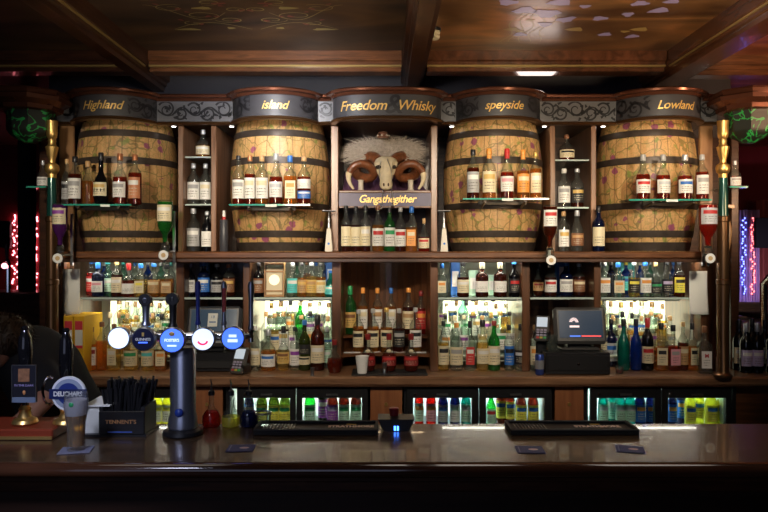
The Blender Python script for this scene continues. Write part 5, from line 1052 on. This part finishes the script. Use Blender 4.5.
curtain(X(741, 6.6), X(758, 6.6), 6.6, 0, Z(210, 6.6), 'lilac curtain', 'lilac curtain in the far room beside the fairy lights'); curtain(X(758, 6.7), X(800, 6.7), 6.7, 0, Z(200, 6.7), 'dusty red curtain', 'dusty red hanging behind the dark television')
t = thing('television', 'black flat television hanging before the dusty red hanging', 'television', (X(770, 6.2), 6.2, Z(248, 6.2))); MB().box(-.12, .3, 0, .05, 0, .27, bev=.005).build('screen_panel', M_black, t)
for px, c, w_ in ((743, (.15, .2, 1), 'blue'), (752, (1, .15, .15), 'red')):
    t = thing('fairy_light_string', 'vertical string of %s fairy lights on the lilac curtain' % w_, 'fairy lights', (X(px, 6.56), 6.545, 0)); mb = MB(); rn = random.Random(px)
    for k in range(34): mb.sphere((rn.uniform(-.02, .02), 0, Z(218+k*2.3, 6.5)), .009, 6)
    mb.build('lamps', glow(w_+' fairy lamp', c, 4), t); MB().tube([(0, 0, Z(296, 6.5)), (0, 0, Z(217, 6.5))], .004).build('cable', M_black, t)

# ------------------------------------------------------------------ front bar
ZBAR = 1.10
bar = thing('bar_counter', 'long polished dark wooden bar counter with rounded front edge and ribbed front', 'bar counter', (0, 1.63, 0))
MB().box(-2.6, 2.6, .02, .385, ZBAR-.035, ZBAR, bev=.002).build('bar_top', W_bar, bar)
pr = []
for k in range(13):
    a = math.pi/2+math.pi*k/12; pr.append((-.0+.020*math.cos(a)*1.0+.02, ZBAR-.0185+.0185*math.sin(a)))
vs = [(x, y, z) for x in (-2.6, 2.6) for y, z in pr]; k_ = len(pr)
MB().add(vs, [(i, (i+1), k_+i+1, k_+i) for i in range(k_-1)]+[tuple(range(k_)), tuple(k_+i for i in reversed(range(k_)))]).build('nosing', wood('glossy nosing', (.04, .016, .009), (.09, .035, .018), .12, (1.5, 12, 12), .6), bar)
MB().box(-2.6, 2.6, .04, .06, ZBAR-.055, ZBAR-.037, bev=.003).build('under_moulding', W_dark, bar); MB().box(-2.6, 2.6, .06, .08, ZBAR-.085, ZBAR-.055, bev=.004).build('under_moulding', W_dark, bar)
MB().box(-2.6, 2.6, .08, .12, 0.0, ZBAR-.035).build('front_panel', wood('bar front', (.012, .006, .004), (.035, .015, .009), .4, (1, 14, 14)), bar)
MB().box(-2.6, 2.6, .36, .384, 0.0, ZBAR-.036).build('rear_panel', W_dark, bar)
# bar mats
for x0, x1, w_ in ((253, 378, 'beside the squat mug'), (511, 640, 'between the two coasters')):
    Y0, Y1 = 1.885, 1.99; a, b = X(x0, Y0), X(x1, Y0); t = thing('bar_runner', 'long black rubber drip mat with raised rim %s' % w_, 'bar mat', ((a+b)/2, Y0, ZBAR+.0005)); h = (b-a)/2
    MB().box(-h, h, 0, Y1-Y0, 0, .008, bev=.002).build('mat_base', M_blackm, t)
    MB().box(-h, h, 0, .008, .008, .016, bev=.002).box(-h, h, Y1-Y0-.008, Y1-Y0, .008, .016, bev=.002).box(-h, -h+.008, .008, Y1-Y0-.008, .008, .016).box(h-.008, h, .008, Y1-Y0-.008, .008, .016).build('raised_rim', M_blackm, t)
    st = MB()
    for k in range(10): st.box(-h+.02+.009*k, -h+.024+.009*k, .015, Y1-Y0-.015, .008, .011)
    st.build('drip_grid', mat('grey grid', (.04, .04, .045), .4), t, smooth=False)
    xo_ = h*.55 if x0 == 253 else h*.45
    text_on('lettering', 'STRATHMORE', .020, lambda u, v: (xo_+u, .064+v*1.5, .0085), mat('pale print', (.75, .6, .5), .6), t, 0, .001, 1)
    MB().box(xo_-.014, xo_+.014, .084, .094, .008, .0085).build('gold_emblem', M_gold, t)
# coasters
for px, py, rz, w_ in ((241, 448, .05, 'before the squat mug and first drip mat'), (530, 449.5, -.06, 'before the second drip mat, nearer the ice tray'), (630, 449, -.25, 'at the far end before the second drip mat')):
    Yc = .4985*F/(py-250); t = thing('beer_coaster', 'square blue beer coaster %s' % w_, 'coaster', (X(px, Yc), Yc, ZBAR+.0005), rz, 'blue beer coasters')
    MB().box(-.034, .034, -.030, .030, 0, .0015, bev=.0004).build('card', mat('coaster blue', (.05, .055, .16), .6), t)
    e = MB(); e.add([(.008+.012*math.cos(2*math.pi*i/20), .008*math.sin(2*math.pi*i/20), .0017) for i in range(20)], [tuple(range(20))]); e.build('oval_emblem', mat('coaster emblem', (.65, .45, .45), .6), t, fix=False)
    MB().box(-.028, -.026, -.024, .024, .0015, .0017).build('printed_line', mat('coaster line', (.25, .26, .4), .6), t)
# syrup bottles with pourers
def pourer_bottle(px, liq, fill, label):
    Y_ = 1.985; t = thing('syrup_bottle', label, 'bottle', (X(px, Y_), Y_, ZBAR+.0005)); s_ = Y_/F
    pr = [(7, 0), (8.6, 1), (9.2, 5), (9, 10), (6.5, 15), (3.6, 18), (2.6, 22), (2.4, 30), (3, 31)]; pr = [(a*s_, b*s_) for a, b in pr]
    MB().lathe(pr, 20, split=fill*s_).build('glass_body', [GL[liq], GL['clear']], t)
    MB().lathe([(3.2*s_, 31*s_), (3.2*s_, 35*s_), (1.6*s_, 36*s_)], 14).build('stopper', M_black, t); MB().tube([(0, 0, 36*s_), (0, 0, 42*s_), (-.002, -.002, 47*s_)], [.0030, .0022, .0015]).build('spout', M_steel, t)
pourer_bottle(211.5, 'red', 13, 'round-bellied bottle of red syrup with a pourer spout on the bar'); pourer_bottle(231, 'yellow', 8, 'round-bellied bottle of yellow-green syrup with a pourer spout on the bar'); pourer_bottle(249, 'navy', 13, 'round-bellied bottle of near-black syrup with a pourer spout on the bar')
t = thing('glass_mug', 'squat ribbed glass beside the dark syrup bottle, before the fridge', 'glass', (X(266, 1.99), 1.985, ZBAR+.017)); MB().lathe([(.018, 0), (.021, .036), (.022, .040), (.020, .040), (.017, .003)], 18).build('glass_cup', GL['clear'], t); t.location.z = ZBAR+.0085; t.location.y = 1.95; MB().lathe([(.0225, .036), (.0225, .041)], 18, cap=False).build('metal_rim', M_steel, t)
# ice tray
t = thing('ice_tray', 'small black wedge tray with a blue light beside the first drip mat', 'tray', (X(396, 1.96), 1.93, ZBAR+.0005)); b = MB(); b.add([(-.036, 0, 0), (.036, 0, 0), (.05, 0, .032), (-.05, 0, .032), (-.036, .06, 0), (.036, .06, 0), (.05, .06, .034), (-.05, .06, .034)], [(0,1,2,3), (5,4,7,6), (1,5,6,2), (4,0,3,7), (3,2,6,7), (4,5,1,0)]); b.build('tray_body', M_black, t, smooth=False)
MB().box(-.006, -.001, -.002, 0, .002, .014).box(.002, .007, -.002, 0, .002, .014).build('blue_light', glow('blue led', (.05, .2, 1), 6), t)
t = thing('red_candle_cup', 'small dark red cup on the black wedge tray', 'cup', (X(394, 1.97), 1.965, ZBAR+.036)); MB().lathe([(.012, 0), (.014, .02), (.012, .021)], 16).build('cup_body', mat('dark red', (.22, .01, .02), .4), t)

# ------------------------------------------------------------------ beer font
Yf = 1.90; xf = X(183, Yf); font = thing('beer_font', 'chrome T-shaped beer tap tower with five round lenses and five handles', 'beer tap', (xf, Yf, ZBAR+.0005))
fx = lambda px: X(px, Yf)-xf; fz = lambda py: Z(py, Yf)-ZBAR
M_chb = mat('tinted chrome', (.42, .45, .55), .30, .9, noise=.1)
MB().lathe([(.052, 0), (.054, .004), (.052, .012), (.040, .018)], 32).build('base_plate', M_black, font)
MB().lathe([(.036, .016), (.040, .022), (.038, .045), (.034, .06), (.034, fz(350)), (.030, fz(347))], 32).build('column', M_chb, font)
MB().tube([(fx(127), 0, fz(336)), (fx(237), 0, fz(336))], .0115, 16).build('crossbar', M_chrome, font)
bl = glow('blue lens glow', (.06, .16, 1), 1.3); wh = glow('white lens glow', (.62, .74, 1), 1.1); nv = mat('navy lens', (.01, .012, .04), .2, emit=(.03, .06, .4), es=.01); pk = glow('pink lens ink', (1, .03, .12), 1.0)
for i, (px, py, r_) in enumerate(((126, 336, 11), (150, 337, 11.5), (178, 338, 12.5), (208, 337, 11.5), (237, 336, 11.5))):
    R_ = r_*Yf/F; c = (fx(px), -.055, fz(py))
    hs = MB(); hs.v = []; seg = 28
    prof = [(R_*.55, .055), (R_*.8, .04), (R_*.98, .02), (R_*1.02, .004), (R_*.92, 0)]
    vs = []
    for rr, dy in prof:
        for k in range(seg): a = 2*math.pi*k/seg; vs.append((c[0]+rr*math.cos(a), c[1]+dy, c[2]+rr*math.sin(a)))
    hs.add(vs, [(j*seg+k, j*seg+(k+1) % seg, (j+1)*seg+(k+1) % seg, (j+1)*seg+k) for j in range(4) for k in range(seg)]+[tuple(range(seg))]); o = hs.build('lens_housing', M_chb, font)
    fc = MB().disc((c[0], c[1]+.0005, c[2]), R_*.90, .002, 28).build('lens_face', [wh, nv, bl, wh, bl][i], o)
    ft = lambda u, v: (c[0]+u, c[1]-.0012, c[2]+v)
    if i == 1: text_on('lettering', 'GUINNESS', .0095, ft, M_white, o, 0, .0003, .9); MB().box(c[0]-.012, c[0]+.012, c[1]-.0012, c[1], c[2]-.010, c[2]-.0065).build('blue_bar', bl, o); MB().box(c[0]-.003, c[0]+.003, c[1]-.0012, c[1], c[2]+.008, c[2]+.018).build('gold_harp', M_gold, o)
    if i == 2: text_on('lettering', "FOSTER'S", .0105, ft, wh, o, 0, .0003, .9); MB().sphere((c[0], c[1]-.0005, c[2]+.017), (.008, .001, .006)).build('gold_emblem', M_gold, o); MB().box(c[0]-.012, c[0]+.012, c[1]-.0012, c[1], c[2]-.016, c[2]-.012).build('white_bar', wh, o)
    if i == 3: MB().tube([(c[0]+.013*math.cos(math.radians(a)), c[1]-.0012, c[2]-.001+.012*math.sin(math.radians(a))) for a in range(200, 345, 12)], .0028, 6).build('pink_smile', pk, o)
    if i == 4: MB().box(c[0]-.013, c[0]+.013, c[1]-.0012, c[1], c[2]-.010, c[2]-.002).box(c[0]-.010, c[0]+.010, c[1]-.0012, c[1], c[2]+.003, c[2]+.010).build('white_print', wh, o)
for px, y0, y1, c1, w0 in ((146, 326, 296, 'steel', 4.5), (173, 328, 295, 'black', 4.5), (198, 325, 282, 'blue', 2.6), (224, 325, 282, 'steel', 2.6), (251, 330, 282, 'steel', 3)):
    x = fx(px); k = Yf/F
    o = MB().tube([(x, .0, fz(y0+12)), (x, 0, fz(y0))], [.008, .006], 12).build('tap_valve', M_chrome, font)
    h = MB().lathe([(w0*k*.9, 0), (w0*k*1.1, .004), (w0*k*.75, .014), (w0*k*.8, (y0-y1)*k*.6), (w0*k*1.15, (y0-y1)*k*.9), (w0*k*.8, (y0-y1)*k), (w0*k*.3, (y0-y1)*k+.002)], 16, c=(x, 0, fz(y0)))
    hm = {'steel': M_chb, 'black': M_black, 'blue': mat('blue handle', (.03, .05, .30), .3)}[c1]; hh = h.build('tap_handle', hm, font)
    if px in (146, 173): MB().disc((x, -.012, fz(y1+4)), 6.2*k, .016, 20).build('round_finial', M_black, hh)
    if px == 224: MB().box(x-.003, x+.006, -.009, .002, fz(312), fz(288), bev=.002).build('red_fin', capmat('red'), hh)
MB().tube([(fx(236), 0, fz(336)), (fx(251), 0, fz(336)), (fx(251), 0, fz(330))], .009, 12).build('end_elbow', M_chrome, font)
MB().sphere((0, -.037, fz(410)), (.012, .008, .012)).build('blue_stud', mat('blue stud', (.02, .05, .3), .2), font)

# ------------------------------------------------------------------ hand pumps, badges
Yh = 1.86
t = thing('pump_plinth', 'low reddish wooden block with brass lip carrying the two hand pumps', 'pump base', (X(22, Yh), Yh-.0, ZBAR+.0005))
MB().box(-.30, .09, -.02, .12, 0, .028, bev=.004).build('block', mat('red mahogany', (.22, .035, .015), .3, noise=.4, nscale=12), t); MB().box(-.30, .09, -.024, -.02, .002, .010).build('brass_lip', M_brass, t)
ZP = ZBAR+.0295
def pump(px, py0, py1, Y_, label):
    x = X(px, Y_); t = thing('hand_pump', label, 'hand pump', (x, Y_, ZP)); zz = lambda py: Z(py, Y_)-ZP
    MB().lathe([(.030, 0), (.034, .004), (.030, .012), (.018, .018), (.014, .03), (.016, .04), (.010, .05)], 24).build('brass_base', M_brass, t)
    MB().lathe([(.010, .045), (.010, zz(py1)), ], 16).build('stem', M_chrome, t)
    MB().lathe([(.011, zz(py1)), (.016, zz(py1-6)), (.0185, zz((py0+py1)/2)), (.016, zz(py0+12)), (.008, zz(py0+4)), (.010, zz(py0+2)), (.007, zz(py0))], 24).build('handle', mat('glossy black handle', (.008, .008, .01), .08, coat=.8), t)
    MB().lathe([(.013, zz(py1)-.004), (.013, zz(py1)+.004)], 20).build('ferrule', M_brass, t)
    return t
p1 = pump(66, 328, 382, 1.90, 'tall glossy black hand pump handle with the round blue beer badge'); p2 = pump(25, 326, 372, 1.90, 'glossy black hand pump with framed rectangular badge near the bar end')
# round badge
s_ = 1.84/F; c = (X(66, 1.84)-p1.location.x, -.045, Z(395, 1.84)-ZP)
o = MB().disc(c, 17.5*s_, .006, 36).build('round_badge', mat('badge white', (.78, .80, .86), .4), p1)
MB().disc((c[0], c[1]-.0012, c[2]), 15*s_, .0015, 36).build('grey_ring', mat('badge grey', (.30, .36, .48), .4), o); MB().disc((c[0], c[1]-.0024, c[2]), 11*s_, .0015, 32).build('blue_field', mat('badge blue', (.02, .04, .22), .4), o)
MB().box(c[0]-19*s_, c[0]+19*s_, c[1]-.0045, c[1]-.0026, c[2]-5*s_, c[2]+5*s_, bev=.0008).build('banner', mat('badge navy', (.01, .02, .10), .4), o)
text_on('lettering', 'DEUCHARS', .0175, lambda u, v: (c[0]+u*.92, c[1]-.0048, c[2]+v), M_white, o, 0, .0006, .9)
MB().tube([(0, -.008, .03), (0, -.03, .05), (c[0], c[1]+.008, c[2])], .004).build('badge_clip', M_brass, p1)
# framed badge
c = (X(20.5, 1.83)-p2.location.x, -.05, 0); x0, x1 = X(8, 1.83)-p2.location.x, X(33, 1.83)-p2.location.x; z0, z1 = Z(404, 1.83)-ZP, Z(366, 1.83)-ZP
o = MB().box(x0, x1, -.052, -.046, z0, z1, bev=.001).build('framed_badge', mat('badge black', (.012, .012, .02), .4), p2)
for q in ((x0, x0+.002, z0, z1), (x1-.002, x1, z0, z1), (x0, x1, z1-.002, z1)): MB().box(q[0], q[1], -.0535, -.052, q[2], q[3]).build('frame_edge', M_steel, o)
MB().box(x0+.018, x1-.018, -.0535, -.052, z0+.055, z1-.010).build('picture', mat('badge picture', (.30, .14, .07), .5, noise=.8, nscale=90), o)
MB().box(x0+.002, x1-.002, -.0535, -.052, z0, z0+.014).build('blue_strip', mat('badge strip', (.15, .20, .30), .5), o)
text_on('lettering', 'IN THE DARK', .0085, lambda u, v: ((x0+x1)/2+u, -.0525, z0+.045+v), mat('lilac print', (.3, .25, .5)), o, 0, .0002)
MB().sphere(((x0+x1)/2, -.052, z0+.026), (.004, .002, .006)).build('small_flame', mat('orange print', (.7, .3, .1)), o)
# chrome ring by the badge
tag(MB().tube([(X(46+7*math.cos(a*.4), 1.93), 1.95, Z(392+14*math.sin(a*.4), 1.93)) for a in range(3, 14)], .004, 8).build('swan_neck_spout', M_chrome), 'bent chrome swan neck spout between the two hand pumps', 'spout')

# beer glass on coaster
Yg = 1.745; t = thing('beer_coaster', 'pale square coaster under the part drunk beer glass', 'coaster', (X(76, Yg), Yg, ZBAR+.0005), .2); MB().box(-.038, .038, -.032, .032, 0, .0018, bev=.0005).build('card', mat('coaster grey', (.16, .17, .26), .6), t)
t = thing('beer_glass', 'part drunk glass of golden beer with foam-streaked rim on the near coaster', 'glass', (X(76, Yg), Yg, ZBAR+.0026))
s_ = Yg/F; pr = [(8.3*s_, 0), (8.8*s_, 2*s_), (8.2*s_, 8*s_), (9*s_, 25*s_), (11*s_, 38*s_), (11.6*s_, 45*s_), (10.8*s_, 57*s_), (10.4*s_, 57*s_), (11.1*s_, 45*s_), (10.4*s_, 37*s_), (8.4*s_, 25*s_), (7.6*s_, 4*s_)]
MB().lathe(pr, 28).build('glass_wall', glass('pub glass', (.95, .97, .98), .10, .85), t); MB().lathe([(7.4*s_, 4.5*s_), (8.2*s_, 25*s_), (9.7*s_, 35*s_)], 24).build('beer', glass('beer', (.80, .52, .12), .3, .8), t); MB().lathe([(9.8*s_, 35*s_), (10.5*s_, 39*s_), (10.9*s_, 46*s_), (10.4*s_, 50*s_)], 24, cap=False).build('foam', glass('foam film', (.92, .90, .98), .93, .95), t)
MB().sphere((0, -11.2*s_, 47*s_), (.006, .002, .006)).build('green_emblem', capmat('green'), t)
# napkin caddy
Yn = 1.90; t = thing('napkin_caddy', 'black plastic caddy holding white napkins and dark straws, lettered on the front', 'caddy', (X(118, Yn), Yn-.03, ZBAR+.0005))
cz = lambda py: Z(py, Yn)-ZBAR; cx2 = lambda px: X(px, Yn)-X(118, Yn)
MB().box(cx2(84), cx2(150), 0, .11, 0, .006).build('tray', M_black, t); MB().box(cx2(103), cx2(148), 0, .005, .006, cz(409), bev=.002).build('front_plate', mat('caddy black', (.012, .012, .014), .25), t)
MB().box(cx2(103), cx2(107), .005, .10, .006, cz(405)).box(cx2(144), cx2(148), .005, .10, .006, cz(405)).box(cx2(107), cx2(144), .096, .10, .006, cz(405)).build('bin', M_black, t); MB().box(cx2(84), cx2(86), .03, .10, .006, cz(412)).build('end_wall', M_black, t)
text_on('lettering', "TENNENT'S", .0145, lambda u, v: (cx2(125)+u*1.1, -.0006, cz(419.5)+v), mat('amber print', (.40, .19, .07), .5), t, 0, .0003)
MB().box(cx2(112), cx2(136), -.0006, 0, cz(430), cz(428.8)).build('blue_line', mat('blue line', (.05, .12, .5), .5), t)
npk = MB()
for k in range(30): a = .006+k*.0024; sh_ = .0008*math.sin(k*2.1); npk.box(cx2(87.5)+sh_, cx2(102)+sh_, .015, .095, a, a+.0019)
o = npk.build('napkin_stack', M_paper, None, (t.location.x, t.location.y, t.location.z+.0005), smooth=False); tag(o, 'neat stack of white paper napkins in the black caddy', 'napkins')
tp = MB(); tp.add([(cx2(87), .008, .079), (cx2(113), .008, .079), (cx2(119), .10, .085), (cx2(90), .10, .085), (cx2(87), .008, .083), (cx2(113), .008, .083), (cx2(119), .10, .089), (cx2(90), .10, .089)], [(0,3,2,1), (4,5,6,7), (0,1,5,4), (1,2,6,5), (2,3,7,6), (3,0,4,7)])
tag(tp.build('top_napkin', M_paper, None, tuple(t.location), smooth=False), 'loose white napkin splayed on top of the stack beside the straws', 'napkin')
rn = random.Random(5)
stw = MB()
for k in range(200):
    a, b = rn.uniform(cx2(109), cx2(142)), rn.uniform(.015, .09); l = rn.uniform(.115, .150); dx = rn.uniform(-.25, .30)*.06+(a-cx2(125))*.3
    stw.tube([(a, b, .008), (a+dx*.5, b, l*.55), (a+dx, b+.005, l)], .0032, 6)
tag(stw.build('drinking_straws', mat('black straw', (.012, .012, .014), .3), None, tuple(t.location)), 'thick bunch of black drinking straws standing in the caddy', 'straws', kind='stuff')

# ------------------------------------------------------------------ the bending person behind the hand pumps
def skin_obj(name, joints, edges, m, parent=None, sub=2, root=0):
    me = bpy.data.meshes.new(name); me.from_pydata([j[:3] for j in joints], edges, []); o = bpy.data.objects.new(name, me); C.objects.link(o)
    if parent: o.parent = parent
    md = o.modifiers.new('skin', 'SKIN'); md.use_smooth_shade = True
    for i, j in enumerate(joints):
        v = me.skin_vertices[0].data[i]; r = j[3]; v.radius = r if isinstance(r, tuple) else (r, r); v.use_root = (i == root)
    s = o.modifiers.new('sub', 'SUBSURF'); s.levels = sub; s.render_levels = sub; me.materials.append(m); return o
per = thing('person', 'person in a black shirt bending down behind the hand pumps, dark hair', 'person', (-1.27, 2.72, 0))
J = [(0, .08, .91, (.14, .12)), (-.03, .04, 1.03, (.11, .11)), (-.045, -.02, 1.13, (.12, .12)), (-.065, -.06, 1.18, (.115, .10)), (-.095, -.11, 1.215, (.06, .06)), (-.11, -.135, 1.232, (.055, .06)), (-.125, -.16, 1.25, (.082, .085)), (-.165, -.18, 1.23, (.075, .08)), (-.195, -.20, 1.195, (.05, .055)),
     (-.02, -.14, 1.15, .05), (.10, -.25, 1.10, .040), (.04, -.36, 1.01, .034), (-.04, -.42, .97, .028),
     (-.09, .06, 1.15, .05), (-.13, .13, 1.0, .042), (-.17, .05, .87, .034), (-.19, -.01, .81, .028),
     (.02, -.09, .86, .085), (-.02, -.11, .48, .06), (.02, -.08, .10, .04), (-.07, -.13, .035, .035), (.02, .12, .86, .085), (-.02, .13, .48, .06), (.02, .14, .10, .04), (-.07, .10, .035, .035)]
E = [(0, 1), (1, 2), (2, 3), (3, 4), (4, 5), (5, 6), (6, 7), (7, 8), (3, 9), (9, 10), (10, 11), (11, 12), (3, 13), (13, 14), (14, 15), (15, 16), (0, 17), (17, 18), (18, 19), (19, 20), (0, 21), (21, 22), (22, 23), (23, 24)]
skinm = mat('skin', (.42, .20, .12), .5); M_shirt = mat('black shirt', (.008, .008, .010), .85, bump=.3)
body = skin_obj('body', J, E, skinm, per)
# clothing over torso and legs
cj = [(a, b, c, (r[0]+.012, r[1]+.012) if isinstance(r, tuple) else r+.012) for a, b, c, r in J]
cj[3] = (-.065, -.055, 1.185, (.145, .135)); cj[9] = (-.02, -.13, 1.155, .085); cj[13] = (-.09, .06, 1.15, .08); cj[0] = (0, .08, .91, (.165, .15)); cj[1] = (-.03, .04, 1.03, (.14, .14)); cj[2] = (-.045, -.02, 1.13, (.15, .145))
sj = [(0, .08, .91, .165), (-.03, .04, 1.03, .150), (-.045, -.02, 1.13, .150), (-.07, -.05, 1.18, .135), (-.11, -.12, 1.222, .078), (-.02, -.14, 1.15, .085), (.085, -.235, 1.105, .060), (-.09, .06, 1.15, .085), (-.12, .12, 1.03, .062)]
shm = MB()
for a, b in ((0, 1), (1, 2), (2, 3), (3, 4), (3, 5), (5, 6), (2, 7), (7, 8)):
    for k in range(9):
        u = k/8; p = [sj[a][q]+(sj[b][q]-sj[a][q])*u for q in range(4)]; shm.sphere(p[:3], p[3], 16)
shirt = shm.build('shirt', M_shirt, per)
md = shirt.modifiers.new('remesh', 'REMESH'); md.mode = 'VOXEL'; md.voxel_size = .012; md.use_smooth_shade = True; md = shirt.modifiers.new('smooth', 'SMOOTH'); md.factor = .7; md.iterations = 6
tj = [cj[0], cj[17], cj[18], cj[19], cj[21], cj[22], cj[23]]; skin_obj('trousers', tj, [(0, 1), (1, 2), (2, 3), (0, 4), (4, 5), (5, 6)], mat('dark trousers', (.012, .012, .02), .9), per)
hr = MB(); hr.sphere((-.12, -.155, 1.275), (.092, .090, .080), 18)
rn = random.Random(9)
for k in range(1500):
    th = rn.uniform(0, 6.28); ph = rn.uniform(0, 1.9); n_ = Vector((math.sin(ph)*math.cos(th), math.sin(ph)*math.sin(th), math.cos(ph))); p = Vector((-.12+n_.x*.096, -.155+n_.y*.093, 1.28+n_.z*.086)); q = p+n_*rn.uniform(.004, .022)+Vector((rn.uniform(-.045, .02), rn.uniform(-.03, .03), rn.uniform(-.05, .0))); sd = n_.cross(Vector((0, 0, 1))).normalized()*.003
    hr.add([p-sd, p+sd, q], [(0, 1, 2)])
hr.build('hair', mat('dark brown hair', (.035, .018, .010), .5), per, fix=False)
for sg in (-1, 1):
    MB().sphere((-.222, -.19+sg*.03, 1.22), .009, 8).build('eye', mat('eye dark', (.02, .015, .01), .2), per)
MB().tube([(-.225, -.19, 1.225), (-.25, -.20, 1.20), (-.24, -.20, 1.19)], [.008, .012, .008], 8).build('nose', skinm, per)
MB().tube([(-.23, -.225, 1.17), (-.243, -.205, 1.167), (-.24, -.18, 1.17)], .004, 6).build('mouth', mat('lips', (.35, .10, .08), .5), per)
MB().sphere((-.14, -.255, 1.23), (.018, .008, .026), 10).build('ear', skinm, per)
for bx, by, bz, dx, dy, dz in ((-.04, -.42, .97, -.8, -.5, -.35), (-.19, -.01, .81, -.2, -.4, -.9)):
    d_ = Vector((dx, dy, dz)).normalized(); s1 = d_.cross(Vector((0, 0, 1))).normalized(); up = s1.cross(d_); B = Vector((bx, by, bz))
    MB().tube([B-d_*.01, B+d_*.03, B+d_*.075], [.026, .034, .036], 10).build('palm', skinm, per)
    for k, l in enumerate((.062, .072, .068, .052)):
        r0 = B+d_*.078+s1*(.019*(k-1.5)); MB().tube([r0, r0+d_*l*.5-up*.006, r0+d_*l*.8-up*.022, r0+d_*l*.85-up*.036], [.0095, .009, .008, .006], 8).build('finger', skinm, per)
    r0 = B+d_*.03+s1*.03; MB().tube([r0, r0+s1*.022+d_*.022, r0+s1*.026+d_*.045-up*.012], [.011, .010, .008], 8).build('thumb', skinm, per)
